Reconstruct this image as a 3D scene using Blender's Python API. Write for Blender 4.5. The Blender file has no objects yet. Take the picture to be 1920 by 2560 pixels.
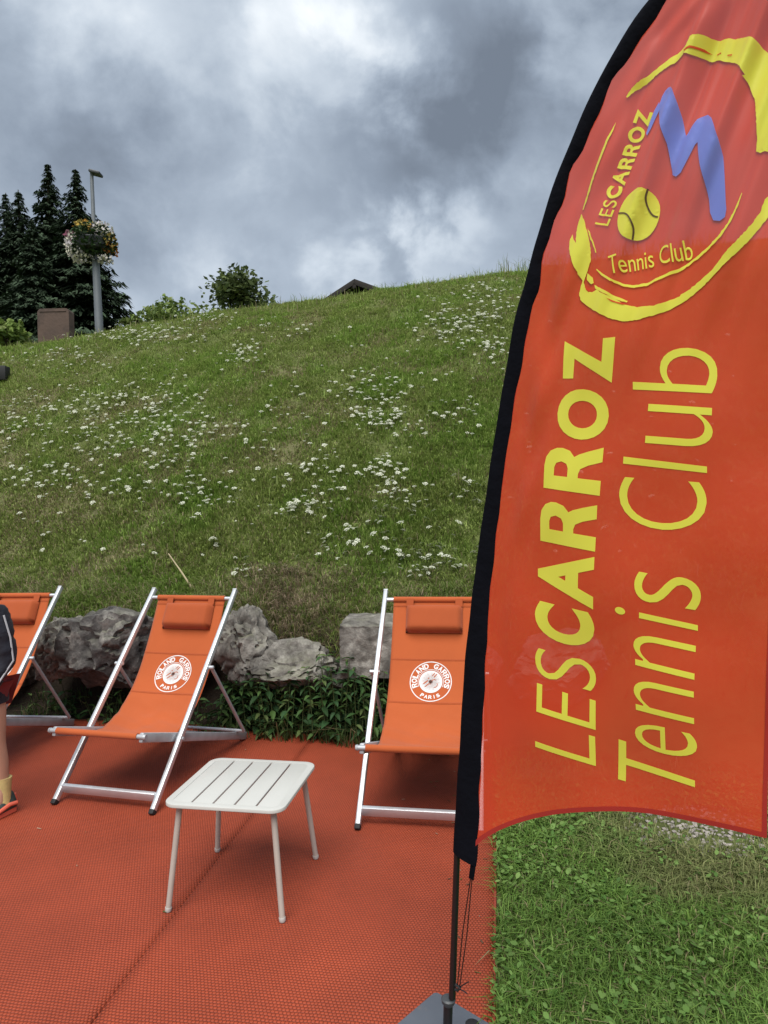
import bpy, bmesh, math, random
import numpy as np
from mathutils import Vector, Matrix, noise as mnoise

R = math.radians
random.seed(7)
rng = np.random.default_rng(11)
S = bpy.context.scene
COL = S.collection

# ------------------------------------------------------------------ camera
CAM_H, FPX, PITCH, ROLL = 1.606, 1725.2, 0.016, -0.0216
_c, _s = math.cos(PITCH), math.sin(PITCH)
FW = np.array([0, _c, -_s]); RT0 = np.array([1.0, 0, 0]); UP0 = np.cross(RT0, FW)
RT = math.cos(ROLL) * RT0 + math.sin(ROLL) * UP0
UP = -math.sin(ROLL) * RT0 + math.cos(ROLL) * UP0
cam = bpy.data.cameras.new('camera')
cam.sensor_fit = 'VERTICAL'; cam.sensor_height = 36.0; cam.sensor_width = 27.0
cam.lens = FPX * 36.0 / 2560.0
cam.clip_start = 0.05; cam.clip_end = 3000
camo = bpy.data.objects.new('camera', cam); COL.objects.link(camo)
M4 = Matrix(((RT[0], UP[0], -FW[0], 0), (RT[1], UP[1], -FW[1], 0), (RT[2], UP[2], -FW[2], CAM_H), (0, 0, 0, 1)))
camo.matrix_world = M4
S.camera = camo

def ray(px, py):
    """direction through a pixel of the 1920x2560 photograph"""
    return FW + RT * (px - 960) / FPX - UP * (py - 1280) / FPX
def at(px, py, y):
    """the point at distance y in front of the camera that shows at a pixel"""
    d = ray(px, py); return np.array([0, 0, CAM_H]) + d * (y / d[1])

# ------------------------------------------------------------------ exposure
S.view_settings.view_transform = 'Standard'
S.view_settings.look = 'None'
S.view_settings.gamma = 1.0
S.view_settings.use_curve_mapping = False
S.view_settings.exposure = 1.6

# ------------------------------------------------------------------ sky
SUN_EL, SUN_AZ = 60.0, 190.0      # azimuth clockwise from +y
W = bpy.data.worlds.new('World'); S.world = W; W.use_nodes = True
nt = W.node_tree; nt.nodes.clear()
def N(tree, typ, **kw):
    n = tree.nodes.new(typ)
    for k, v in kw.items():
        if k.startswith('i_'):
            n.inputs[int(k[2:])].default_value = v
        else:
            setattr(n, k, v)
    return n
def mth(tree, op, a, b=None, c=None, clamp=False):
    n = tree.nodes.new('ShaderNodeMath'); n.operation = op; n.use_clamp = clamp
    for i, v in enumerate((a, b, c)):
        if v is None: continue
        if isinstance(v, (int, float)): n.inputs[i].default_value = v
        else: tree.links.new(v, n.inputs[i])
    return n.outputs[0]
def build_sky():
    L = nt.links.new
    out = N(nt, 'ShaderNodeOutputWorld'); bg = N(nt, 'ShaderNodeBackground')
    sky = N(nt, 'ShaderNodeTexSky'); sky.sky_type = 'NISHITA'; sky.sun_disc = False
    sky.sun_elevation = R(SUN_EL); sky.sun_rotation = R(SUN_AZ)
    tc = N(nt, 'ShaderNodeTexCoord'); D = tc.outputs['Generated']
    sep = N(nt, 'ShaderNodeSeparateXYZ'); L(D, sep.inputs[0])
    z = mth(nt, 'MAXIMUM', sep.outputs[2], 0.0)
    zz = mth(nt, 'ADD', z, 0.85)
    cx = mth(nt, 'DIVIDE', sep.outputs[0], zz); cy = mth(nt, 'DIVIDE', sep.outputs[1], zz)
    cmb = N(nt, 'ShaderNodeCombineXYZ'); L(cx, cmb.inputs[0]); L(cy, cmb.inputs[1])
    cmb.inputs[2].default_value = 3.7
    def fbm(scale, detail, rough, dist, off):
        mp = N(nt, 'ShaderNodeMapping'); mp.inputs['Location'].default_value = (off, off * .7, 0)
        L(cmb.outputs[0], mp.inputs[0])
        n = N(nt, 'ShaderNodeTexNoise'); n.noise_dimensions = '3D'
        n.inputs['Scale'].default_value = scale; n.inputs['Detail'].default_value = detail
        n.inputs['Roughness'].default_value = rough; n.inputs['Distortion'].default_value = dist
        L(mp.outputs[0], n.inputs['Vector']); return n
    n1 = fbm(2.6, 9, .52, .15, 2.3)       # big cloud bodies
    n2 = fbm(8.5, 8, .55, .15, 9.1)       # broken detail
    # direction warped by the noise, so cloud masses have ragged edges
    wv = N(nt, 'ShaderNodeVectorMath', operation='SUBTRACT'); L(n2.outputs['Color'], wv.inputs[0]); wv.inputs[1].default_value = (.5, .5, .5)
    ws = N(nt, 'ShaderNodeVectorMath', operation='SCALE'); L(wv.outputs[0], ws.inputs[0]); ws.inputs['Scale'].default_value = .36
    wa = N(nt, 'ShaderNodeVectorMath', operation='ADD'); L(D, wa.inputs[0]); L(ws.outputs[0], wa.inputs[1])
    wn = N(nt, 'ShaderNodeVectorMath', operation='NORMALIZE'); L(wa.outputs[0], wn.inputs[0])
    acc = mth(nt, 'MULTIPLY_ADD', n1.outputs['Fac'], 1.0, -.07)
    acc = mth(nt, 'ADD', acc, mth(nt, 'MULTIPLY_ADD', n2.outputs['Fac'], .62, -.29))
    # rounded billows
    vo = N(nt, 'ShaderNodeTexVoronoi', feature='SMOOTH_F1'); vo.inputs['Scale'].default_value = 5.5; vo.inputs['Smoothness'].default_value = .75
    wm = N(nt, 'ShaderNodeVectorMath', operation='MULTIPLY_ADD'); L(n2.outputs['Color'], wm.inputs[0]); wm.inputs[1].default_value = (.30, .30, .30); L(cmb.outputs[0], wm.inputs[2])
    L(wm.outputs[0], vo.inputs['Vector'])
    acc = mth(nt, 'ADD', acc, mth(nt, 'MULTIPLY_ADD', vo.outputs['Distance'], -.42, .19))
    # cloud masses of this sky: pixel of the centre, angular radius, how much thinner (+) or thicker (-)
    for px, py, rad, amt in SKY_MASSES:
        d = ray(px, py); d = d / np.linalg.norm(d)
        dt = N(nt, 'ShaderNodeVectorMath', operation='DISTANCE'); L(wn.outputs[0], dt.inputs[0]); dt.inputs[1].default_value = tuple(d)
        mr = N(nt, 'ShaderNodeMapRange', interpolation_type='SMOOTHSTEP')
        L(dt.outputs['Value'], mr.inputs['Value'])
        mr.inputs['From Min'].default_value = 0; mr.inputs['From Max'].default_value = 2 * math.sin(R(rad) / 2)
        mr.inputs['To Min'].default_value = amt; mr.inputs['To Max'].default_value = 0
        acc = mth(nt, 'ADD', acc, mr.outputs[0])
    ramp = N(nt, 'ShaderNodeValToRGB'); L(acc, ramp.inputs[0])
    e = ramp.color_ramp.elements
    e[0].position = .10; e[0].color = (.062, .074, .092, 1)
    e[1].position = 1.0; e[1].color = (.36, .375, .385, 1)
    for p, c in ((.32, (.100, .119, .146, 1)), (.52, (.148, .172, .203, 1)), (.74, (.225, .250, .278, 1))):
        k = e.new(p); k.color = c
    # a little of the clear sky behind, everywhere
    sc = N(nt, 'ShaderNodeVectorMath', operation='SCALE'); L(sky.outputs[0], sc.inputs[0]); sc.inputs['Scale'].default_value = .05
    mx = N(nt, 'ShaderNodeMix', data_type='RGBA'); mx.inputs[0].default_value = .06
    L(ramp.outputs[0], mx.inputs[6]); L(sc.outputs[0], mx.inputs[7])
    L(mx.outputs[2], bg.inputs[0]); bg.inputs[1].default_value = 1.0
    L(bg.outputs[0], out.inputs[0])
SKY_MASSES = [(850, 20, 11, .34), (620, 130, 11, .14), (890, 130, 5, .26), (1180, 220, 12, -.22), (1020, 440, 8, -.15),
              (1040, 650, 9, .20), (1110, 530, 5, .26), (890, 700, 6, .20), (40, 170, 9, -.12), (640, 420, 10, -.03),
              (480, 760, 8, .08), (1480, 150, 6, .22), (960, 640, 3, -.20), (720, 330, 6, .08)]
build_sky()

sl = bpy.data.lights.new('sun', 'SUN'); sl.energy = 1.5; sl.angle = R(48); sl.color = (1.0, .965, .91)
so = bpy.data.objects.new('sun', sl); COL.objects.link(so)
sd = Vector((math.sin(R(SUN_AZ)) * math.cos(R(SUN_EL)), math.cos(R(SUN_AZ)) * math.cos(R(SUN_EL)), math.sin(R(SUN_EL))))
so.rotation_euler = sd.to_track_quat('Z', 'Y').to_euler(); so.location = (0, 0, 30)

# ------------------------------------------------------------------ helpers
def empty(name, loc=(0, 0, 0), rz=0.0):
    o = bpy.data.objects.new(name, None); COL.objects.link(o)
    o.location = loc; o.rotation_euler = (0, 0, rz); o.empty_display_size = .1
    return o
def tag(o, label=None, cat=None, group=None, kind=None):
    for k, v in (('label', label), ('category', cat), ('group', group), ('kind', kind)):
        if v: o[k] = v
    return o
def link(name, me, mat, parent=None):
    o = bpy.data.objects.new(name, me); COL.objects.link(o)
    if mat is not None and not me.materials: me.materials.append(mat)
    if parent is not None: o.parent = parent
    return o
def mesh_np(name, V, F, mat=None, parent=None, cols=None, smooth=False):
    """V (n,3); F list of (m,k) int arrays; cols (n,3) linear"""
    if not isinstance(F, (list, tuple)): F = [F]
    me = bpy.data.meshes.new(name)
    V = np.asarray(V, np.float32); me.vertices.add(len(V)); me.vertices.foreach_set('co', V.ravel())
    idx = np.concatenate([np.asarray(f, np.int32).ravel() for f in F])
    tot = np.concatenate([np.full(len(f), np.asarray(f).shape[1], np.int32) for f in F])
    st = np.concatenate([[0], np.cumsum(tot)[:-1]]).astype(np.int32)
    me.loops.add(len(idx)); me.loops.foreach_set('vertex_index', idx)
    me.polygons.add(len(tot)); me.polygons.foreach_set('loop_start', st)
    me.polygons.foreach_set('loop_total', tot)
    if smooth: me.polygons.foreach_set('use_smooth', np.ones(len(tot), bool))
    me.update(calc_edges=True); me.validate()
    if cols is not None:
        ca = me.color_attributes.new('tint', 'FLOAT_COLOR', 'POINT')
        ca.data.foreach_set('color', np.c_[cols, np.ones(len(cols))].astype(np.float32).ravel())
    return link(name, me, mat, parent)
def bm_obj(name, bm, mat, parent=None, smooth=True, angle=40):
    me = bpy.data.meshes.new(name)
    bmesh.ops.recalc_face_normals(bm, faces=bm.faces)
    bm.to_mesh(me); bm.free()
    if smooth:
        me.polygons.foreach_set('use_smooth', [True] * len(me.polygons))
        try: me.set_sharp_from_angle(angle=R(angle))
        except Exception: pass
    return link(name, me, mat, parent)
def basis(a, b, hint=(0, 0, 1)):
    d = (Vector(b) - Vector(a)).normalized(); h = Vector(hint)
    if abs(d.dot(h)) > .97: h = Vector((0, 1, 0))
    x = d.cross(h).normalized(); y = x.cross(d).normalized()
    return d, x, y
def add_bar(bm, a, b, w, t, bev=.004, hint=(0, 0, 1)):
    """bar of rectangular section, w across, t along hint"""
    d, x, y = basis(a, b, hint); a = Vector(a); b = Vector(b)
    g = [bm.verts.new(p + x * sx * w / 2 + y * sy * t / 2) for p in (a, b) for sx, sy in ((-1, -1), (1, -1), (1, 1), (-1, 1))]
    fs = [bm.faces.new([g[i] for i in q]) for q in ((0, 1, 2, 3), (7, 6, 5, 4), (0, 4, 5, 1), (1, 5, 6, 2), (2, 6, 7, 3), (3, 7, 4, 0))]
    if bev:
        es = {e for f in fs for e in f.edges}
        bmesh.ops.bevel(bm, geom=list(es), offset=bev, segments=2, affect='EDGES', profile=.5)
def add_tube(bm, pts, rad, n=12, cap=True):
    pts = [Vector(p) for p in pts]
    rad = rad if hasattr(rad, '__len__') else [rad] * len(pts)
    rings = []; x = None
    for i, p in enumerate(pts):
        d = (pts[min(i + 1, len(pts) - 1)] - pts[max(i - 1, 0)]).normalized()
        if x is None:
            h = Vector((0, 0, 1)) if abs(d.z) < .95 else Vector((1, 0, 0))
            x = d.cross(h).normalized()
        else:
            x = (x - d * x.dot(d)).normalized()
        y = d.cross(x)
        rings.append([bm.verts.new(p + (x * math.cos(2 * math.pi * k / n) + y * math.sin(2 * math.pi * k / n)) * rad[i]) for k in range(n)])
    for r0, r1 in zip(rings, rings[1:]):
        for k in range(n): bm.faces.new((r0[k], r0[(k + 1) % n], r1[(k + 1) % n], r1[k]))
    if cap:
        bm.faces.new(rings[0][::-1]); bm.faces.new(rings[-1])
def bar_obj(name, a, b, w, t, mat, parent, bev=.004, hint=(0, 0, 1)):
    bm = bmesh.new(); add_bar(bm, a, b, w, t, bev, hint); return bm_obj(name, bm, mat, parent)
def tube_obj(name, pts, rad, mat, parent, n=12):
    bm = bmesh.new(); add_tube(bm, pts, rad, n); return bm_obj(name, bm, mat, parent)
_lat = {}
def vn(x, y, scale, seed):
    """value noise 0..1"""
    if seed not in _lat: _lat[seed] = np.random.default_rng(seed).random((256, 256))
    T = _lat[seed]; x = np.asarray(x) / scale + 1000.; y = np.asarray(y) / scale + 1000.
    xi = np.floor(x).astype(int); yi = np.floor(y).astype(int); fx = x - xi; fy = y - yi
    fx = fx * fx * (3 - 2 * fx); fy = fy * fy * (3 - 2 * fy)
    g = lambda i, j: T[i % 256, j % 256]
    return (g(xi, yi) * (1 - fx) + g(xi + 1, yi) * fx) * (1 - fy) + (g(xi, yi + 1) * (1 - fx) + g(xi + 1, yi + 1) * fx) * fy
def fb(x, y, scale, seed):
    return (vn(x, y, scale, seed) + .5 * vn(x, y, scale / 2.1, seed + 1) + .25 * vn(x, y, scale / 4.3, seed + 2)) / 1.75
def sstep(a, b, x):
    t = np.clip((x - a) / (b - a), 0, 1); return t * t * (3 - 2 * t)

# ------------------------------------------------------------------ materials
MATS = {}
def pmat(name, base, rough=.6, metal=0., var=.0, vscale=8., bump=0., bscale=60., trans=0., spec=.5, dirt=None, sheen=0., coat=0.):
    m = bpy.data.materials.new(name); m.use_nodes = True; t = m.node_tree; L = t.links.new
    b = t.nodes['Principled BSDF']; out = t.nodes['Material Output']
    b.inputs['Roughness'].default_value = rough; b.inputs['Metallic'].default_value = metal
    b.inputs['Specular IOR Level'].default_value = spec
    b.inputs['Sheen Weight'].default_value = sheen
    b.inputs['Coat Weight'].default_value = coat
    tc = N(t, 'ShaderNodeTexCoord')
    col = None
    if base == 'tint':
        a = N(t, 'ShaderNodeAttribute'); a.attribute_name = 'tint'; col = a.outputs['Color']
    else:
        c = N(t, 'ShaderNodeRGB'); c.outputs[0].default_value = (*base, 1); col = c.outputs[0]
    if var:
        n = N(t, 'ShaderNodeTexNoise'); n.inputs['Scale'].default_value = vscale; n.inputs['Detail'].default_value = 6
        L(tc.outputs['Object'], n.inputs['Vector'])
        mr = N(t, 'ShaderNodeMapRange'); L(n.outputs['Fac'], mr.inputs[0])
        mr.inputs[1].default_value = .25; mr.inputs[2].default_value = .75
        mr.inputs[3].default_value = 1 - var; mr.inputs[4].default_value = 1 + var
        v = N(t, 'ShaderNodeVectorMath', operation='SCALE'); L(col, v.inputs[0]); L(mr.outputs[0], v.inputs['Scale']); col = v.outputs[0]
        r2 = mth(t, 'MULTIPLY_ADD', n.outputs['Fac'], .2, rough - .1); L(r2, b.inputs['Roughness'])
    if dirt:
        n = N(t, 'ShaderNodeTexNoise'); n.inputs['Scale'].default_value = dirt[1]; n.inputs['Detail'].default_value = 9; n.inputs['Roughness'].default_value = .65
        L(tc.outputs['Object'], n.inputs['Vector'])
        mr = N(t, 'ShaderNodeMapRange'); L(n.outputs['Fac'], mr.inputs[0]); mr.inputs[1].default_value = dirt[2]; mr.inputs[2].default_value = dirt[3]
        mx = N(t, 'ShaderNodeMix', data_type='RGBA'); L(mr.outputs[0], mx.inputs[0]); L(col, mx.inputs[6]); mx.inputs[7].default_value = (*dirt[0], 1)
        col = mx.outputs[2]
    L(col, b.inputs['Base Color'])
    if bump:
        n = N(t, 'ShaderNodeTexNoise'); n.inputs['Scale'].default_value = bscale; n.inputs['Detail'].default_value = 8
        L(tc.outputs['Object'], n.inputs['Vector'])
        bp = N(t, 'ShaderNodeBump'); bp.inputs['Strength'].default_value = bump; bp.inputs['Distance'].default_value = .02
        L(n.outputs['Fac'], bp.inputs['Height']); L(bp.outputs[0], b.inputs['Normal'])
    if trans:
        tr = N(t, 'ShaderNodeBsdfTranslucent'); L(col, tr.inputs[0])
        mx = N(t, 'ShaderNodeMixShader'); mx.inputs[0].default_value = trans
        L(b.outputs[0], mx.inputs[1]); L(tr.outputs[0], mx.inputs[2]); L(mx.outputs[0], out.inputs[0])
    MATS[name] = m; return m
m_grass = pmat('grass_blade', 'tint', .62, trans=.40, spec=.25)
m_lawn = pmat('lawn_blade', 'tint', .62, trans=.25, spec=.25)
m_leaf = pmat('leaf_tint', 'tint', .62, trans=.25, spec=.22)
m_petal = pmat('petal_tint', 'tint', .7, trans=.2, spec=.2)
m_needle = pmat('spruce_needles', 'tint', .75, spec=.15)
m_bark = pmat('bark', (.075, .055, .04), .9, var=.4, vscale=12, bump=.6, bscale=30)
m_alu = pmat('brushed_aluminium', (.62, .645, .67), .42, metal=.6, var=.06, vscale=20)
m_alu2 = pmat('dull_aluminium', (.40, .415, .435), .48, metal=.3, var=.12, vscale=15)
m_cap = pmat('black_rubber', (.010, .010, .011), .7)
m_white = pmat('ivory_metal', (.49, .49, .46), .45, var=.035, vscale=5, bump=.03, bscale=150)
m_leg = pmat('ivory_leg_red_reflection', (.42, .38, .335), .4, var=.05, vscale=9)  # ivory made duller and redder: the mat's reflection is mixed into the colour
m_black = pmat('black_fabric', (.0035, .004, .007), .9, var=.25, vscale=9, bump=.2, bscale=40, spec=.08)
m_pole = pmat('black_metal', (.008, .008, .009), .35, var=.2)
m_steel = pmat('grey_painted_steel', (.085, .097, .118), .5, var=.1, vscale=10, dirt=((.16, .13, .11), 22, .6, .75))
m_post = pmat('galvanised_post', (.17, .185, .20), .5, metal=.2, var=.12, vscale=3)
m_lampdark = pmat('dark_grey_metal', (.05, .055, .06), .5, var=.1)
m_brown = pmat('weathered_brown_board', (.095, .062, .048), .85, var=.2, vscale=3, bump=.4, bscale=14, dirt=((.045, .032, .027), 2.2, .5, .68))
m_soil = pmat('dark_soil', (.05, .038, .028), .95, var=.4, vscale=20, bump=.8, bscale=40)
m_roof = pmat('dark_roof', (.010, .0095, .0105), .8, var=.3, vscale=4)
m_wood = pmat('dark_timber', (.014, .010, .008), .8, var=.3, vscale=3)
m_straw = pmat('dry_straw', (.50, .42, .26), .8, var=.15)
m_skin = pmat('skin', (.42, .23, .155), .5, var=.06, vscale=14)
m_navy = pmat('navy_cloth', (.005, .006, .014), .85, var=.3, vscale=10, bump=.5, bscale=26, sheen=.05)
m_shorts = pmat('red_dark_cloth', (.16, .02, .022), .85, var=.2)
m_sock = pmat('yellow_sock', (.50, .40, .16), .9, var=.15, vscale=40, bump=.2, bscale=200)
m_sock2 = pmat('pale_trim', (.42, .43, .46), .8)
m_shoe = pmat('dark_green_shoe', (.03, .045, .04), .6, var=.3, vscale=40)
m_coral = pmat('coral_shoe_trim', (.62, .12, .07), .5)
m_hair = pmat('brown_hair', (.05, .03, .018), .6)

def fabric(name, base, var, weave, rough=.8, trans=0., see=0., sheen=.15, wstr=.12, rad=.05):
    """woven cloth: fine thread relief, mottled colour; TRANS lets light through, SEE is the share of open mesh"""
    m = bpy.data.materials.new(name); m.use_nodes = True; t = m.node_tree; L = t.links.new
    b = t.nodes['Principled BSDF']; out = t.nodes['Material Output']
    b.inputs['Roughness'].default_value = rough; b.inputs['Sheen Weight'].default_value = sheen
    b.inputs['Specular IOR Level'].default_value = .3
    tc = N(t, 'ShaderNodeTexCoord')
    n = N(t, 'ShaderNodeTexNoise'); n.inputs['Scale'].default_value = 5; n.inputs['Detail'].default_value = 7
    L(tc.outputs['Object'], n.inputs['Vector'])
    mr = N(t, 'ShaderNodeMapRange'); L(n.outputs['Fac'], mr.inputs[0]); mr.inputs[1].default_value = .25; mr.inputs[2].default_value = .75
    mr.inputs[3].default_value = 1 - var; mr.inputs[4].default_value = 1 + var
    c = N(t, 'ShaderNodeVectorMath', operation='SCALE'); c.inputs[0].default_value = base; L(mr.outputs[0], c.inputs['Scale'])
    L(c.outputs[0], b.inputs['Base Color'])
    sp = N(t, 'ShaderNodeSeparateXYZ'); L(tc.outputs['Object'], sp.inputs[0])
    w1 = mth(t, 'SINE', mth(t, 'MULTIPLY', sp.outputs[0], weave)); w2 = mth(t, 'SINE', mth(t, 'MULTIPLY', sp.outputs[2], weave))
    hh = mth(t, 'MULTIPLY', w1, w2)
    hh = mth(t, 'ADD', hh, mth(t, 'MULTIPLY', n.outputs['Fac'], 4))
    bp = N(t, 'ShaderNodeBump'); bp.inputs['Strength'].default_value = wstr; bp.inputs['Distance'].default_value = .004
    L(hh, bp.inputs['Height']); L(bp.outputs[0], b.inputs['Normal'])
    sh = b.outputs[0]
    if trans:
        tr = N(t, 'ShaderNodeBsdfTranslucent'); L(c.outputs[0], tr.inputs[0])
        mx = N(t, 'ShaderNodeMixShader'); mx.inputs[0].default_value = trans; L(sh, mx.inputs[1]); L(tr.outputs[0], mx.inputs[2]); sh = mx.outputs[0]
    if see:
        tp = N(t, 'ShaderNodeBsdfTransparent')
        mx = N(t, 'ShaderNodeMixShader'); mx.inputs[0].default_value = see; L(sh, mx.inputs[1]); L(tp.outputs[0], mx.inputs[2]); sh = mx.outputs[0]
    L(sh, out.inputs[0]); MATS[name] = m; return m
m_sling = fabric('orange_canvas', (.41, .088, .022), .07, 2200, .85)
m_sling2 = fabric('orange_pillow_canvas', (.34, .068, .017), .06, 2200, .85)
m_white_print = fabric('white_print', (.70, .68, .67), .03, 2200, .8)
m_banner = fabric('red_flag_cloth', (.72, .070, .024), .05, 1500, .36, trans=.28, see=.12, sheen=.1, wstr=.06)
m_hem = fabric('red_hem', (.36, .022, .014), .05, 1500, .6, trans=.1)
m_lime = fabric('lime_print', (.79, .80, .085), .04, 1500, .36, trans=.18, see=.05, wstr=.05)
m_blue = fabric('blue_print', (.22, .29, .78), .08, 1500, .36, trans=.25, see=.05, wstr=.05)
m_ballline = fabric('dark_ball_seam', (.10, .06, .02), .05, 1500, .5)

def mat_weave():
    """woven vinyl matting: raised loops on a square grid with dark gaps between them"""
    m = bpy.data.materials.new('woven_vinyl'); m.use_nodes = True; t = m.node_tree; L = t.links.new
    b = t.nodes['Principled BSDF']; b.inputs['Roughness'].default_value = .6; b.inputs['Specular IOR Level'].default_value = .35
    tc = N(t, 'ShaderNodeTexCoord'); sp = N(t, 'ShaderNodeSeparateXYZ'); L(tc.outputs['Object'], sp.inputs[0])
    wn = N(t, 'ShaderNodeTexNoise'); wn.inputs['Scale'].default_value = 7; wn.inputs['Detail'].default_value = 3; L(tc.outputs['Object'], wn.inputs['Vector'])
    wob = mth(t, 'MULTIPLY_ADD', wn.outputs['Fac'], .012, -.006)
    p = .0128
    u = mth(t, 'DIVIDE', mth(t, 'ADD', sp.outputs[0], wob), p); v = mth(t, 'DIVIDE', mth(t, 'SUBTRACT', sp.outputs[1], wob), p)
    row = mth(t, 'FLOOR', v)
    u2 = mth(t, 'ADD', u, mth(t, 'MULTIPLY', row, .5))
    a = mth(t, 'ABSOLUTE', mth(t, 'SINE', mth(t, 'MULTIPLY', u2, math.pi)))
    c = mth(t, 'ABSOLUTE', mth(t, 'SINE', mth(t, 'MULTIPLY', v, math.pi)))
    h = mth(t, 'POWER', mth(t, 'MULTIPLY', a, c), .55)
    n = N(t, 'ShaderNodeTexNoise'); n.inputs['Scale'].default_value = 2.2; n.inputs['Detail'].default_value = 8; n.inputs['Roughness'].default_value = .62
    L(tc.outputs['Object'], n.inputs['Vector'])
    n2 = N(t, 'ShaderNodeTexNoise'); n2.inputs['Scale'].default_value = 90; n2.inputs['Detail'].default_value = 4; L(tc.outputs['Object'], n2.inputs['Vector'])
    mr = N(t, 'ShaderNodeMapRange'); L(h, mr.inputs[0]); mr.inputs[1].default_value = .22; mr.inputs[2].default_value = .75
    mx = N(t, 'ShaderNodeMix', data_type='RGBA'); L(mr.outputs[0], mx.inputs[0]); mx.inputs[6].default_value = (.170, .028, .012, 1); mx.inputs[7].default_value = (.345, .059, .023, 1)
    k = mth(t, 'ADD', mth(t, 'MULTIPLY_ADD', n.outputs['Fac'], .75, .60), mth(t, 'MULTIPLY_ADD', n2.outputs['Fac'], .6, -.30))
    s = N(t, 'ShaderNodeVectorMath', operation='SCALE'); L(mx.outputs[2], s.inputs[0]); L(k, s.inputs['Scale']); L(s.outputs[0], b.inputs['Base Color'])
    bp = N(t, 'ShaderNodeBump'); bp.inputs['Strength'].default_value = .7; bp.inputs['Distance'].default_value = .004
    L(h, bp.inputs['Height']); L(bp.outputs[0], b.inputs['Normal'])
    return m
m_mat = mat_weave()

def mat_rock(name, c1, c2, c3, moss):
    m = bpy.data.materials.new(name); m.use_nodes = True; t = m.node_tree; L = t.links.new
    b = t.nodes['Principled BSDF']; b.inputs['Roughness'].default_value = .9; b.inputs['Specular IOR Level'].default_value = .25
    tc = N(t, 'ShaderNodeTexCoord')
    def ns(sc, d, r, dist=0):
        n = N(t, 'ShaderNodeTexNoise'); n.inputs['Scale'].default_value = sc; n.inputs['Detail'].default_value = d; n.inputs['Roughness'].default_value = r
        n.inputs['Distortion'].default_value = dist; L(tc.outputs['Object'], n.inputs['Vector']); return n.outputs['Fac']
    a = ns(4, 10, .62, .6); c = ns(17, 8, .7); e = ns(2.2, 6, .6)
    r = N(t, 'ShaderNodeValToRGB'); L(mth(t, 'ADD', mth(t, 'MULTIPLY', a, .6), mth(t, 'MULTIPLY', c, .4)), r.inputs[0])
    el = r.color_ramp.elements; el[0].position = .36; el[0].color = (*c1, 1); el[1].position = .64; el[1].color = (*c3, 1); k = el.new(.5); k.color = (*c2, 1)
    # lichen and moss on the faces that look up
    g = N(t, 'ShaderNodeNewGeometry'); sp = N(t, 'ShaderNodeSeparateXYZ'); L(g.outputs['Normal'], sp.inputs[0])
    f = mth(t, 'MULTIPLY', mth(t, 'SUBTRACT', sp.outputs[2], .25, clamp=True), mth(t, 'MULTIPLY', mth(t, 'SUBTRACT', e, .42, clamp=True), 7.), clamp=True)
    f = mth(t, 'MULTIPLY', f, moss)
    mx = N(t, 'ShaderNodeMix', data_type='RGBA'); L(f, mx.inputs[0]); L(r.outputs[0], mx.inputs[6]); mx.inputs[7].default_value = (.12, .125, .06, 1)
    L(mx.outputs[2], b.inputs['Base Color'])
    bp = N(t, 'ShaderNodeBump'); bp.inputs['Strength'].default_value = .9; bp.inputs['Distance'].default_value = .03
    L(mth(t, 'ADD', a, mth(t, 'MULTIPLY', c, .5)), bp.inputs['Height']); L(bp.outputs[0], b.inputs['Normal'])
    return m
m_rock = mat_rock('limestone', (.048, .043, .038), (.180, .168, .150), (.42, .40, .36), .5)
m_rock2 = mat_rock('dark_limestone', (.025, .023, .023), (.095, .089, .085), (.33, .315, .29), .4)

def mat_ground():
    m = bpy.data.materials.new('turf_soil'); m.use_nodes = True; t = m.node_tree; L = t.links.new
    b = t.nodes['Principled BSDF']; b.inputs['Roughness'].default_value = .95; b.inputs['Specular IOR Level'].default_value = .15
    a = N(t, 'ShaderNodeAttribute'); a.attribute_name = 'tint'
    tc = N(t, 'ShaderNodeTexCoord')
    n = N(t, 'ShaderNodeTexNoise'); n.inputs['Scale'].default_value = 14; n.inputs['Detail'].default_value = 10; n.inputs['Roughness'].default_value = .7; L(tc.outputs['Object'], n.inputs['Vector'])
    s = N(t, 'ShaderNodeVectorMath', operation='SCALE'); L(a.outputs['Color'], s.inputs[0]); L(mth(t, 'MULTIPLY_ADD', n.outputs['Fac'], 1.5, .25), s.inputs['Scale'])
    L(s.outputs[0], b.inputs['Base Color'])
    bp = N(t, 'ShaderNodeBump'); bp.inputs['Strength'].default_value = .8; bp.inputs['Distance'].default_value = .04; L(n.outputs['Fac'], bp.inputs['Height']); L(bp.outputs[0], b.inputs['Normal'])
    return m
m_ground = mat_ground()

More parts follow.
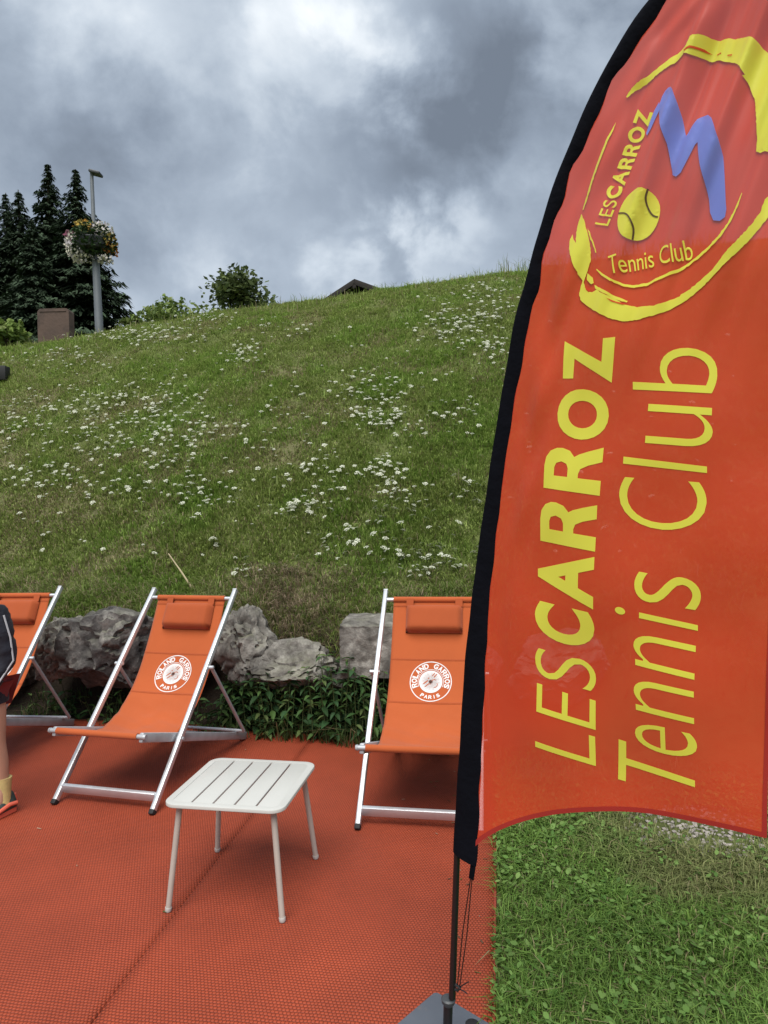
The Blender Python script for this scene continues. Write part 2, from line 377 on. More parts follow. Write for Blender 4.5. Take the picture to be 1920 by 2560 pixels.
# ------------------------------------------------------------------ terrain
GZ = -.014                                    # the lawn; the mats lie on it and their tops are z = 0
_cr = [(-2600, 1200), (-1500, 1100), (-800, 1010), (-300, 930), (0, 874), (100, 858), (250, 838), (330, 816), (430, 803), (520, 786), (700, 762), (800, 752), (965, 727),
       (1150, 703), (1310, 681), (1500, 655), (1920, 605), (2600, 570), (3600, 570), (5500, 700)]
_cd = [ray(*q) for q in _cr]
CR_A = np.array([d[0] / d[1] for d in _cd]); CR_E = np.array([d[2] / d[1] for d in _cd])
YC = 13.2
def yb(x): return 4.50 - .298 * np.clip(x, -9, 2.2)
def hill(x, y):
    x = np.asarray(x, float); y = np.asarray(y, float)
    a = x / np.maximum(y, 1.0); e = np.interp(a, CR_A, CR_E)
    b0 = yb(x) + .62; zb = .80
    zc = CAM_H + YC * e
    q = (y - b0) / (YC - b0)
    qq = np.clip(q, 0, 1)
    up = zb + (zc - zb) * (1 - (1 - qq) ** 1.18)
    bank = GZ + (zb - GZ) * sstep(-.50, .02, y - b0)
    h = np.where(y < b0, bank, up)
    back = np.clip(y - YC, 0, None)
    h = np.where(y > YC, np.maximum(zc - .02 * back - .012 * back ** 2, np.minimum(zc, 1.5)), h)
    m = sstep(.1, .5, q) * sstep(1.0, .85, q)
    h = h + m * (.16 * (fb(x, y, 1.9, 31) - .5) + .15 * (vn(x, y, .55, 35) - .5)) + sstep(-.05, .05, q) * .05 * (vn(x, y, .35, 36) - .5)
    return h
def hit(px, py):
    """where the ray through a pixel meets the hillside"""
    d = ray(px, py); y = 4.6
    while y < 20:
        P = np.array([0, 0, CAM_H]) + d * (y / d[1])
        if P[2] <= hill(P[0], y): return np.array([P[0], y, float(hill(P[0], y))])
        y += .02
    return None
def fields(x, y):
    """dry, lush, and bare shares of the meadow"""
    dry = sstep(.46, .74, .5 * fb(x * .8, y * 1.6, 1.0, 51) + .5 * fb(x, y * 1.3, .38, 57)); lush = sstep(.44, .68, .45 * fb(x, y * 1.4, 1.1, 61) + .55 * fb(x, y * 1.3, .45, 67))
    b0 = yb(x) + .62
    edge = sstep(.9, .0, y - b0) * sstep(.30, .55, fb(x, y, .7, 66)); edge = np.maximum(edge, sstep(.22, -.1, y - b0) * .8); xm = np.exp(-((x + .62) / .42) ** 2); edge = edge * (.06 + .94 * xm)
    return np.clip(np.maximum(dry * .75, edge), 0, 1), lush * (1 - dry * .6), edge
def axis(lo, hi, step, far):
    a = np.arange(lo, hi + step / 2, step); g = [step]
    while sum(g) < far: g.append(g[-1] * 1.35)
    c = np.cumsum(g); return np.concatenate([(lo - c)[::-1], a, hi + c])
def build_ground():
    X = axis(-9.5, 8.5, .14, 600); Y = axis(1.0, 15.0, .12, 900)
    gx, gy = np.meshgrid(X, Y); z = hill(gx, gy)
    V = np.stack([gx, gy, z], -1).reshape(-1, 3)
    ny, nx = gx.shape; i = np.arange(ny * nx).reshape(ny, nx)
    F = np.stack([i[:-1, :-1], i[:-1, 1:], i[1:, 1:], i[1:, :-1]], -1).reshape(-1, 4)
    x, y = V[:, 0], V[:, 1]
    dry, lush, edge = fields(x, y)
    c = np.array([.095, .115, .036]) * np.ones((len(V), 1))
    c = c * (1 - lush[:, None] * .5) + np.array([.10, .150, .034]) * lush[:, None] * .5
    c = c * (1 - dry[:, None] * .7) + np.array([.175, .148, .088]) * dry[:, None] * .7
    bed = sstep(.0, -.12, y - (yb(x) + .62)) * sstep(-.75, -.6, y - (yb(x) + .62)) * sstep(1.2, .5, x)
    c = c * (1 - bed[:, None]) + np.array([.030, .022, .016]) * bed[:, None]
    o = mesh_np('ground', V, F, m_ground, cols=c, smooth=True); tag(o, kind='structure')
build_ground()

# ------------------------------------------------------------------ grass
def blades(name, P, hgt, wid, cols, lean=.5, down=None, mat=None):
    n = len(P); az = rng.random(n) * 2 * math.pi; ld = az + rng.normal(0, .5, n) + math.pi / 2
    if down is not None: ld = np.where(rng.random(n) < .6, down + rng.normal(0, .7, n), ld)
    l = np.abs(rng.normal(lean, lean * .5, n)) * hgt
    dx = np.cos(az) * wid / 2; dy = np.sin(az) * wid / 2
    V = np.zeros((n, 5, 3))
    V[:, 0] = P + np.c_[-dx, -dy, np.full(n, -.01)]; V[:, 1] = P + np.c_[dx, dy, np.full(n, -.01)]
    mid = P + np.c_[np.cos(ld) * l * .30, np.sin(ld) * l * .30, hgt * .62]
    V[:, 2] = mid + np.c_[dx, dy, 0 * dx] * .8; V[:, 3] = mid - np.c_[dx, dy, 0 * dx] * .8
    V[:, 4] = P + np.c_[np.cos(ld) * l, np.sin(ld) * l, hgt * np.clip(1 - .35 * lean, .3, 1) * np.ones(n)]
    b = np.arange(n)[:, None] * 5
    return mesh_np(name, V.reshape(-1, 3), [b + [0, 1, 2, 3], b + [3, 2, 4]], mat or m_grass, cols=np.repeat(cols, 5, 0))
def grass_col(x, y, dry, lush):
    n = len(x); r = rng.random((n, 1))
    g = np.array([.215, .290, .070]) * (1 - r) + np.array([.295, .350, .105]) * r
    lg = np.array([.185, .300, .055]) * (1 - r) + np.array([.270, .370, .085]) * r
    dg = np.array([.33, .28, .16]) * (1 - r) + np.array([.25, .225, .115]) * r
    c = g * (1 - lush[:, None]) + lg * lush[:, None]
    isdry = (rng.random(n) < dry * .55 + .05)[:, None]
    c = np.where(isdry, dg, c)
    return c * (.72 + .56 * rng.random((n, 1)))
def build_hill_grass():
    n = 1_250_000
    a = rng.uniform(-.92, .72, n); a = np.where((a < -.64) & (rng.random(n) < .35), rng.uniform(-.6, .4, n), a); y = 4.6 + (YC + .35 - 4.6) * rng.random(n) ** 1.0
    x = a * y
    keep = (rng.random(n) < np.clip(7.2 / y, 0, 1) * .62) & (y > yb(x) + .40)
    x, y = x[keep], y[keep]
    dry, lush, edge = fields(x, y)
    clump = .6 * fb(x, y, .34, 71) + .4 * vn(x, y, .11, 75)
    k2 = rng.random(len(x)) < np.clip(-.15 + 2.1 * clump, 0.05, 1) * (1 - .35 * edge)
    x, y, dry, lush, clump = x[k2], y[k2], dry[k2], lush[k2], clump[k2]
    P = np.c_[x, y, hill(x, y)]
    h = (.026 + .046 * rng.random(len(x)) ** 1.6) * (.32 + 1.30 * clump + .40 * lush) * (1 - .35 * dry)
    w = (.0052 + .0045 * rng.random(len(x))) * (.75 + y / 13)
    o = blades('meadow_grass', P, h, w, grass_col(x, y, dry, lush), 1.05, down=-math.pi / 2)
    tag(o, 'short olive green meadow grass with dry brown patches covering the hillside', 'grass', kind='stuff')
    # taller stalks along the crest and in tufts
    n = 5200
    a = rng.uniform(-.62, .50, n); yy = np.where(rng.random(n) < .5, YC - 1.2 * rng.random(n) + .2, 5.6 + 7.4 * rng.random(n)); xx = a * yy
    k = (rng.random(n) < np.where(yy > YC - 1.3, np.where(a > .1, .9, .55), sstep(.5, .7, fb(xx, yy, .8, 81)) * .8)) & (yy > yb(xx) + .9)
    xx, yy = xx[k], yy[k]
    P = np.c_[xx, yy, hill(xx, yy)]; n = len(xx)
    h = np.where((yy > YC - 1.3) & (xx / yy > .17), .12 + .28 * rng.random(n), .08 + .14 * rng.random(n))
    o = blades('tall_grass', P, h, .007 + .004 * rng.random(n), grass_col(xx, yy, np.full(n, .4), np.full(n, .3)), .45)
    tag(o, 'taller thin grass stalks standing up along the top of the hill', 'grass', kind='stuff')
    # dry turf hanging over the boulders
    n = 26000; xx = rng.uniform(-3.6, 2.2, n); t = rng.random(n); yy = yb(xx) + .62 - .28 + .62 * t
    k = rng.random(n) < (sstep(.34, .60, fb(xx, yy * .8, .55, 91)) * .9 + .15) * (.10 + .90 * np.exp(-((xx + .62) / .42) ** 2))
    xx, yy = xx[k], yy[k]; n = len(xx); P = np.c_[xx, yy, hill(xx, yy)]
    r = rng.random((n, 1)); c = np.array([.42, .33, .23]) * (1 - r) + np.array([.24, .18, .125]) * r
    gsel = (rng.random(n) < .22)[:, None]; c = np.where(gsel, np.array([.09, .115, .035]), c) * (.7 + .6 * rng.random((n, 1)))
    o = blades('dry_grass', P, .04 + .09 * rng.random(n), .004 + .004 * rng.random(n), c, 1.3, down=-math.pi / 2)
    tag(o, 'brown dead turf and roots hanging over the boulders at the foot of the hill', 'dry grass', kind='stuff')
build_hill_grass()

def build_fringe():
    # green and straw blades that hang over the tops of the boulders, and thin weeds in the bed below them
    n = 9000; x = rng.uniform(-4.2, 2.4, n); y = yb(x) + .62 - .22 + .40 * rng.random(n)
    k = rng.random(n) < sstep(.30, .62, fb(x, y, .28, 151)); x, y = x[k], y[k]; n = len(x); r = rng.random((n, 1))
    c = np.where((rng.random(n) < .3)[:, None], np.array([.34, .29, .17]), np.array([.13, .20, .045]) * (1 - r) + np.array([.24, .30, .09]) * r)
    o = blades('overhanging_grass', np.c_[x, y, hill(x, y) + .02], .05 + .10 * rng.random(n), .004 + .004 * rng.random(n), c, 1.5, down=-math.pi / 2)
    tag(o, 'long grass tufts hanging over the tops of the boulders', 'grass', kind='stuff')
    n = 5200; x = rng.uniform(-3.2, .5, n); y = yb(x) + rng.uniform(-.10, .26, n)
    k = rng.random(n) < sstep(.35, .6, fb(x, y, .25, 155)) * np.where(x > -1.15, .75, .5); x, y = x[k], y[k]; n = len(x); r = rng.random((n, 1))
    c = np.where((rng.random(n) < .12)[:, None], np.array([.26, .21, .12]), np.array([.035, .075, .020]) * (1 - r) + np.array([.085, .135, .040]) * r)
    o = blades('bed_weeds', np.c_[x, y, hill(x, y)], (.06 + .20 * rng.random(n)) * np.where(x > -1.15, 1, .6), .004 + .005 * rng.random(n), c, .8, down=-math.pi / 2)
    tag(o, 'thin dark weeds and grass along the back edge of the mats', 'weeds', kind='stuff')
build_fringe()

MAT_AX = R(-9.45)                              # the mats' long side runs from near to far, turned this far to the right
MU = np.array([math.cos(MAT_AX), math.sin(MAT_AX)]); MV = np.array([-math.sin(MAT_AX), math.cos(MAT_AX)])
SEAM = np.array([-.874, 2.585]); M_EDGE = 1.247   # width of the right mat
def mat_uv(x, y): return (x - SEAM[0]) * MU[0] + (y - SEAM[1]) * MU[1], (x - SEAM[0]) * MV[0] + (y - SEAM[1]) * MV[1]
def build_lawn():
    n = 190000
    x = rng.uniform(.1, 4.2, n); y = rng.uniform(1.2, 5.0, n)
    u, v = mat_uv(x, y)
    d = u - M_EDGE - .028 * (fb(x, y, .16, 105) - .5) * 2
    near = (x < 2.3) & (y < 3.9)
    keep = (d > .0) & (y < yb(x) + .3) & (rng.random(n) < np.where(near, 1., .3)) & (fb(x, y, .30, 101) > .10)
    bare = sstep(.34, .16, np.hypot((x - 1.50) / 1.3, y - 3.33))
    keep &= rng.random(n) > bare * .9
    x, y = x[keep], y[keep]; n = len(x)
    olive = sstep(.45, .62, fb(x, y, .6, 111)) * sstep(.7, 1.2, x) * .9
    clump = fb(x, y, .13, 115)
    r = rng.random((n, 1))
    g = np.array([.085, .180, .026]) * (1 - r) + np.array([.180, .285, .060]) * r
    ol = np.array([.160, .185, .060]) * (1 - r) + np.array([.225, .225, .095]) * r
    c = g * (1 - olive[:, None]) + ol * olive[:, None]
    c = np.where((rng.random(n) < .06)[:, None], np.array([.27, .235, .12]), c) * (.65 + .7 * rng.random((n, 1)))
    P = np.c_[x, y, np.full(n, GZ)]
    h = (.022 + .05 * rng.random(n)) * (.5 + 1.0 * clump)
    o = blades('lawn_grass', P, h, .0028 + .0036 * rng.random(n), c, 1.0, mat=m_lawn)
    tag(o, 'bright green lawn grass beside the red mat under the flag', 'grass', kind='stuff')
    # clover and small broad leaves among the blades
    n = 13500; x = rng.uniform(.2, 2.4, n); y = rng.uniform(1.4, 3.9, n); u, v = mat_uv(x, y)
    k = (u > M_EDGE - .012) & (rng.random(n) < sstep(.36, .62, fb(x, y, .30, 121)) + .10) & (np.hypot((x - 1.50) / 1.3, y - 3.33) > .2)
    x, y = x[k], y[k]; n = len(x)
    s = .005 + .0105 * rng.random(n) ** 1.3; az = rng.random(n) * 6.283; tz = rng.normal(0, .35, n); tx = rng.normal(0, .35, n)
    ang = np.array([0, .9, 1.8, 3.14, 4.48, 5.38]); rr = np.array([1.25, .95, .75, .9, .75, .95])
    lx = np.cos(ang) * rr; ly = np.sin(ang) * rr * .8
    X = (lx[None] * np.cos(az)[:, None] - ly[None] * np.sin(az)[:, None]) * s[:, None]
    Yy = (lx[None] * np.sin(az)[:, None] + ly[None] * np.cos(az)[:, None]) * s[:, None]
    zc = GZ + .018 + .032 * rng.random(n)
    V = np.stack([x[:, None] + X, y[:, None] + Yy, zc[:, None] + X * tx[:, None] + Yy * tz[:, None]], -1)
    r = rng.random((n, 1)); c = (np.array([.09, .195, .036]) * (1 - r) + np.array([.19, .30, .08]) * r) * (.7 + .5 * rng.random((n, 1)))
    b = np.arange(n)[:, None] * 6
    o = mesh_np('clover', V.reshape(-1, 3), [b + np.arange(6)], m_leaf, cols=np.repeat(c, 6, 0))
    tag(o, 'small round clover leaves growing through the lawn', 'clover', kind='stuff')
    # gravel showing in the bare patch
    n = 420; th = rng.random(n) * 6.283; rad = .30 * rng.random(n) ** .6
    bm = bmesh.new()
    for i in range(n):
        s = random.uniform(.005, .014); p = Vector((1.50 + 1.3 * rad[i] * math.cos(th[i]), 3.33 + rad[i] * math.sin(th[i]), GZ + s * .3))
        r = bmesh.ops.create_icosphere(bm, subdivisions=1, radius=s, matrix=Matrix.Translation(p))
        for v in r['verts']: v.co = p + Vector(((v.co - p).x * random.uniform(.8, 1.3), (v.co - p).y * random.uniform(.8, 1.3), (v.co - p).z * .6))
    o = bm_obj('gravel', bm, pmat('gravel_stone', (.30, .27, .24), .9, var=.5, vscale=30), None, smooth=False)
    tag(o, 'pale gravel in a bare patch of the lawn below the flag', 'gravel', kind='stuff')
build_lawn()

# ------------------------------------------------------------------ mats
SEAM_MID = .6
def floor_mat(name, u0, u1, v0, v1, label):
    o = empty(name, (SEAM[0], SEAM[1], 0), MAT_AX); tag(o, label, 'mat', 'red woven mats on the ground')
    nu, nv = int((u1 - u0) / .05), int((v1 - v0) / .05)
    U = np.linspace(u0, u1, nu + 1); Vv = np.linspace(v0, v1, nv + 1)
    gu, gv = np.meshgrid(U, Vv)
    z = .0022 * (vn(gu, gv, .35, 131) - .5)
    ed = np.minimum(gu - u0, u1 - gu); z = z + .004 * sstep(.10, .0, ed) * vn(gu, gv, .5, 133) * np.where(gu > SEAM_MID, 1, 0) + .005 * sstep(.16, .0, np.abs(gu)) * sstep(-.15, -.75, gv) * vn(gu, gv, .3, 134)
    if u0 > -1: gu = np.where(gu == u0, u0 + .010 * sstep(-.15, -.7, gv), gu)
    top = np.stack([gu, gv, z - .001], -1).reshape(-1, 3); bot = top.copy(); bot[:, 2] = GZ + .002
    n = len(top); i = np.arange(n).reshape(nv + 1, nu + 1)
    F = [np.stack([i[:-1, :-1], i[:-1, 1:], i[1:, 1:], i[1:, :-1]], -1).reshape(-1, 4)]
    for a in (i[0], i[-1][::-1], i[:, 0][::-1], i[:, -1]):
        F.append(np.stack([a[:-1] + n, a[1:] + n, a[1:], a[:-1]], -1))
    mesh_np('woven_sheet', np.r_[top, bot], F, m_mat, o, smooth=True)
    # folded binding along the two long sides
    for uu in ((u1,) if u0 > -1 else (u0,)):
        s = 1 if uu == u0 else -1
        bm = bmesh.new(); add_bar(bm, (uu + s * .004, v0, -.004), (uu + s * .004, v1, -.004), .010, .010, .003); bm_obj('binding', bm, m_bind, o)
    return o
m_bind = pmat('mat_binding', (.28, .044, .022), .8, var=.3, vscale=30)
floor_mat('floor_mat', .0012, M_EDGE, -2.2, 2.15, 'red woven plastic mat under the white table, its edge against the lawn')
floor_mat('floor_mat', -3.6, .0, -2.2, 2.35, 'red woven plastic mat left of the seam, under the left deck chair')

def build_debris():
    n = 70; x = np.where(rng.random(n) < .30, rng.uniform(-2.2, .5, n), rng.normal(.36, .10, n)); y = rng.uniform(1.9, 4.5, n)
    u, v = mat_uv(x, y); k = (u < M_EDGE - .01) & (v < 2.1); x, y = x[k], y[k]; n = len(x)
    az = rng.random(n) * 6.283; l = .004 + .010 * rng.random(n); w = .0012 + .0022 * rng.random(n)
    dx, dy = np.cos(az), np.sin(az); V = np.stack([np.c_[x - dx * l - dy * w, y - dy * l + dx * w, 0 * x + .003], np.c_[x - dx * l + dy * w, y - dy * l - dx * w, 0 * x + .003],
        np.c_[x + dx * l + dy * w, y + dy * l - dx * w, 0 * x + .006], np.c_[x + dx * l - dy * w, y + dy * l + dx * w, 0 * x + .005]], 1)
    c = np.array([(.30, .26, .15), (.10, .14, .04), (.42, .37, .27), (.12, .07, .04)])[rng.integers(0, 4, n)]
    o = mesh_np('litter', V.reshape(-1, 3), np.arange(n * 4).reshape(-1, 4), m_lawn, cols=np.repeat(c, 4, 0))
    tag(o, 'bits of cut grass and dry leaf lying on the red mat', 'litter', kind='stuff')
build_debris()

# ------------------------------------------------------------------ text glyphs (flat print)
_glyph = {}
def glyph(ch, bold=0.0):
    """2-D outline of a character, filled and scaled to a unit box"""
    k = (ch, bold)
    if k in _glyph: return _glyph[k]
    if ch == 'T':
        c = .5; w = .085
        _glyph[k] = (np.array([(0, 1), (0, .895), (c - w, .895), (c + w, .895), (1, .895), (1, 1), (c - w, 0), (c + w, 0), (c - w, 1), (c + w, 1)], float),
                     [(1, 2, 8, 0), (2, 3, 9, 8), (3, 4, 5, 9), (6, 7, 3, 2)], np.array([.58, .73])); return _glyph[k]
    if ch == 'R' and bold > .02:
        bm = bmesh.new()
        for loop in ([(0, 0), (0, 1), (.52, 1), (.72, .975), (.87, .90), (.94, .79), (.945, .69), (.89, .56), (.76, .475), (.82, .40), (.90, .24), (1, 0), (.70, 0), (.60, .23), (.51, .355), (.40, .385), (.31, .385), (.31, 0)],
                     [(.31, .57), (.31, .82), (.50, .82), (.60, .79), (.645, .70), (.60, .605), (.50, .57)]):
            vs = [bm.verts.new((x, y, 0)) for x, y in loop]
            for q in range(len(vs)): bm.edges.new((vs[q], vs[(q + 1) % len(vs)]))
        bmesh.ops.triangle_fill(bm, use_beauty=True, edges=bm.edges[:]); bm.verts.index_update()
        V = np.array([v.co[:2] for v in bm.verts]); F = [tuple(v.index for v in f.verts) for f in bm.faces]; bm.free()
        _glyph[k] = (V, F, np.array([.62, .73])); return _glyph[k]
    cu = bpy.data.curves.new('glyph', 'FONT'); cu.body = ch; cu.size = 1; cu.offset = bold; cu.resolution_u = 6; cu.fill_mode = 'FRONT'
    o = bpy.data.objects.new('glyph', cu); COL.objects.link(o)
    dg = bpy.context.evaluated_depsgraph_get(); me = bpy.data.meshes.new_from_object(o.evaluated_get(dg))
    V = np.array([v.co[:2] for v in me.vertices]); F = [tuple(p.vertices) for p in me.polygons]
    lo, hi = V.min(0), V.max(0); wh = hi - lo
    bpy.data.objects.remove(o); bpy.data.curves.remove(cu); bpy.data.meshes.remove(me)
    _glyph[k] = ((V - lo) / wh, F, wh); return _glyph[k]
class Sheet:
    """flat print gathered in sheet coordinates, cut fine, then laid on a curved surface"""
    def __init__(s): s.bm = bmesh.new()
    def poly(s, pts):
        pts = [p for i, p in enumerate(pts) if i == 0 or (abs(p[0] - pts[i - 1][0]) + abs(p[1] - pts[i - 1][1])) > 1e-7]
        vs = [s.bm.verts.new((p[0], p[1], 0)) for p in pts]
        es = [s.bm.edges.new((vs[i], vs[(i + 1) % len(vs)])) for i in range(len(vs))]
        bmesh.ops.triangle_fill(s.bm, use_beauty=True, use_dissolve=False, edges=es)
    def mesh(s, V, F):
        vs = [s.bm.verts.new((p[0], p[1], 0)) for p in V]
        for f in F:
            try: s.bm.faces.new([vs[i] for i in f])
            except ValueError: pass
    def build(s, name, fn, mat, parent, cut=.012):
        bm = s.bm
        bmesh.ops.triangulate(bm, faces=bm.faces)
        for _ in range(6):
            es = [e for e in bm.edges if e.calc_length() > cut]
            if not es: break
            bmesh.ops.subdivide_edges(bm, edges=es, cuts=1); bmesh.ops.triangulate(bm, faces=bm.faces)
        co = np.array([v.co for v in bm.verts]); P = fn(co[:, 0], co[:, 1])
        for v, p in zip(bm.verts, P): v.co = p
        return bm_obj(name, bm, mat, parent, smooth=True, angle=180)

# ------------------------------------------------------------------ deck chairs
CW, CD, CHT, CBX, CBZ, CRR = .60, .993, 1.025, -.030, .410, 1.158
prof = np.array([(.955, .990), (.885, .845), (.805, .700), (.715, .560), (.610, .445), (.490, .360), (.360, .315), (.230, .318), (.100, .362), (-.030, .418)])
def smooth_curve(P, n):
    t = np.linspace(0, len(P) - 1, n); out = []
    for s in t:
        i = min(int(s), len(P) - 2); f = s - i
        p0, p1, p2, p3 = P[max(i - 1, 0)], P[i], P[i + 1], P[min(i + 2, len(P) - 1)]
        out.append(.5 * ((2 * p1) + (-p0 + p2) * f + (2 * p0 - 5 * p1 + 4 * p2 - p3) * f * f + (-p0 + 3 * p1 - 3 * p2 + p3) * f ** 3))
    return np.array(out)
PC = smooth_curve(prof, 90)
PL = np.r_[0, np.cumsum(np.hypot(*np.diff(PC, axis=0).T))]
PT = np.gradient(PC, PL, axis=0); PT /= np.linalg.norm(PT, axis=1)[:, None]
def sling_pt(u, s, off=0., sag=.010):
    """u across (metres from the middle), s along the cloth from the top"""
    u = np.asarray(u); s = np.asarray(s)
    y = np.interp(s, PL, PC[:, 0]); z = np.interp(s, PL, PC[:, 1]); ty = np.interp(s, PL, PT[:, 0]); tz = np.interp(s, PL, PT[:, 1])
    ny, nz = tz, -ty                         # normal: pick the side that looks to the sitter
    sgn = np.where(nz < 0, -1, 1); ny, nz = ny * sgn, nz * sgn
    k = sag * np.sin(np.pi * np.clip(s / PL[-1], 0, 1)) * (1 - (u / .245) ** 2) - (.003 * np.sin(s * 41 + u * 14 + 1.5 * np.sin(u * 23)) + .0022 * np.sin(s * 77 - u * 26)) * np.sin(np.pi * s / PL[-1]) * sstep(.55, .85, s)
    return np.stack([u, y + ny * (off - k), z + nz * (off - k)], -1)
def make_chair():
    c = empty('deck_chair')
    hw = CW / 2
    A0 = lambda sx: Vector((sx * hw, 0, .012)); dA = Vector((0, CD, CHT)).normalized(); LA = math.hypot(CD, CHT)
    for sx in (-1, 1):
        r = bar_obj('side_rail', A0(sx), A0(sx) + dA * LA, .026, .034, m_alu, c, .006, hint=(0, -1, 1))
        bar_obj('foot_cap', A0(sx) - dA * .014, A0(sx) + dA * .012, .029, .037, m_cap, r, .005, hint=(0, -1, 1))
        bar_obj('end_cap', A0(sx) + dA * (LA - .004), A0(sx) + dA * (LA + .008), .028, .036, m_alu2, r, .003, hint=(0, -1, 1))
    p = Vector((0, CD * .055, CHT * .055 + .012))
    bar_obj('bottom_crossbar', p + Vector((-hw + .012, 0, 0)), p + Vector((hw - .012, 0, 0)), .022, .052, m_alu, c, .004, hint=(0, -.4, 1))
    tp = Vector((0, .955, .990))
    tube_obj('top_bar', [tp + Vector((-hw + .01, 0, 0)), tp + Vector((hw - .01, 0, 0))], .0125, m_alu, c)
    hb = hw - .035
    F0 = Vector((0, CBX, CBZ)); B0 = Vector((0, CRR, .022))
    for sx in (-1, 1):
        bar_obj('seat_rail', F0 + Vector((sx * hb, .0, 0)), B0 + Vector((sx * hb, 0, 0)), .024, .050, m_alu2, c, .006)
    fb_ = tube_obj('front_bar', [F0 + Vector((-hb - .02, 0, .004)), F0 + Vector((hb + .02, 0, .004))], .0125, m_alu2, c)
    for sx in (-1, 1):
        tube_obj('end_cap', [F0 + Vector((sx * (hb + .018), 0, .004)), F0 + Vector((sx * (hb + .030), 0, .004))], [.0155, .013], m_alu2, fb_)
    bar_obj('rear_crossbar', B0 + Vector((-hb, -.02, 0)), B0 + Vector((hb, -.02, 0)), .02, .024, m_alu2, c)
    hs = hw + .026
    S0 = Vector((0, CD * .61, CHT * .61)); S1 = Vector((0, 1.015, .105))
    for sx in (-1, 1):
        st = tube_obj('strut', [S0 + Vector((sx * hs, 0, 0)), S1 + Vector((sx * hs, 0, 0))], .0105, m_alu2, c, 10)
        tube_obj('bolt', [S0 + Vector((sx * (hw - .016), 0, 0)), S0 + Vector((sx * (hs + .012), 0, 0)), S0 + Vector((sx * (hs + .016), 0, 0))], [.011, .011, .006], m_alu, st, 10)
        pv = Vector((0, .29, .30))
        tube_obj('pivot_bolt', [pv + Vector((sx * (hb - .014), 0, 0)), pv + Vector((sx * (hw + .019), 0, 0))], .009, m_alu2, c, 10)
        # notched catch on the seat rail that holds the strut bar
        bar_obj('notch_plate', Vector((sx * hb, .86, .135)), Vector((sx * hb, 1.05, .072)), .008, .022, m_cap, c, .002)
    tube_obj('strut_bar', [S1 + Vector((-hs, 0, 0)), S1 + Vector((hs, 0, 0))], .0105, m_alu, c, 10)
    # canvas: a sheet with thickness, wrapped round both bars
    nu, ns = 24, 96
    U = np.linspace(-.245, .245, nu + 1); SS = np.linspace(0, PL[-1], ns + 1); gu, gs = np.meshgrid(U, SS)
    a = sling_pt(gu.ravel(), gs.ravel(), .0015); b = sling_pt(gu.ravel(), gs.ravel(), -.0015)
    n = len(a); i = np.arange(n).reshape(ns + 1, nu + 1)
    F = [np.stack([i[:-1, :-1], i[:-1, 1:], i[1:, 1:], i[1:, :-1]], -1).reshape(-1, 4)]
    F.append(F[0][:, ::-1] + n)
    for e in (i[:, 0], i[:, -1][::-1]): F.append(np.stack([e[:-1], e[1:], e[1:] + n, e[:-1] + n], -1))
    sl_ = mesh_np('sling', np.r_[a, b], F, m_sling, c, smooth=True)
    for q, r in ((tp, .0185), (F0 + Vector((0, 0, .004)), .0175)):
        tube_obj('canvas_sleeve', [q + Vector((-.245, 0, 0)), q + Vector((.245, 0, 0))], r, m_sling, sl_, 16)
    for s0 in (.375, .640):                        # two sewn cross seams, each a folded ridge
        sh = Sheet(); sh.poly([(-.243, s0 - .006), (.243, s0 - .006), (.243, s0 + .006), (-.243, s0 + .006)])
        sh.build('seam', lambda u, s, s0=s0: sling_pt(u, s, .0018 + 0 * s) + np.c_[0 * u, 0 * u, .004 * np.clip(1 - np.abs(s - s0) / .006, 0, 1) + .001], m_sling2, sl_, .03)
    # round print: ring, lettering, centre disc with a cut monogram
    s_c, R0 = .507, .123
    em = Sheet()
    def ring(r0, r1, a0=0, a1=360, k=64):
        A = np.radians(np.linspace(a0, a1, k + 1))
        for t0, t1 in zip(A, A[1:]):
            em.mesh([(r0 * math.cos(t0), r0 * math.sin(t0)), (r1 * math.cos(t0), r1 * math.sin(t0)), (r1 * math.cos(t1), r1 * math.sin(t1)), (r0 * math.cos(t1), r0 * math.sin(t1))], [(0, 1, 2, 3)])
    ring(R0 - .0055, R0); ring(0.0, .068); ring(.073, .076, -25, 205, 48)
    def arc_text(txt, a0, a1, r, h, flip=False):
        for k, ch in enumerate(txt):
            if ch == ' ': continue
            t = R(a0 + (a1 - a0) * (k + .5) / len(txt)); V, Fc, wh = glyph(ch, .045)
            wd = .8 * h if ch != 'I' else .22 * h
            x = (V[:, 0] - .5) * wd; y = (V[:, 1] - .5) * h * .95
            if flip: rr = r - y; th = t + x / r
            else: rr = r + y; th = t - x / r
            em.mesh(np.c_[rr * np.cos(th), rr * np.sin(th)], Fc)
    arc_text('ROLAND GARROS', 204, -24, .0965, .034); arc_text('PARIS', 234, 306, .0945, .024, True)
    place = lambda off: (lambda x, y: sling_pt(x, s_c - y, off))
    e_ = em.build('emblem', place(.0032), m_white_print, sl_, .03)
    mo = Sheet()
    def stroke(sh, pts, w):
        P = np.array(pts, float); T = np.gradient(P, axis=0); T /= np.linalg.norm(T, axis=1)[:, None]; Nn = np.c_[-T[:, 1], T[:, 0]] * np.asarray(w).reshape(-1, 1) / 2
        for k in range(len(P) - 1): sh.mesh([P[k] + Nn[k], P[k + 1] + Nn[k + 1], P[k + 1] - Nn[k + 1], P[k] - Nn[k]], [(0, 1, 2, 3)])
    arc = lambda cx, cy, r, a0, a1, k=10: [(cx + r * math.cos(R(t)), cy + r * math.sin(R(t))) for t in np.linspace(a0, a1, k)]
    g = .001
    g = .00092
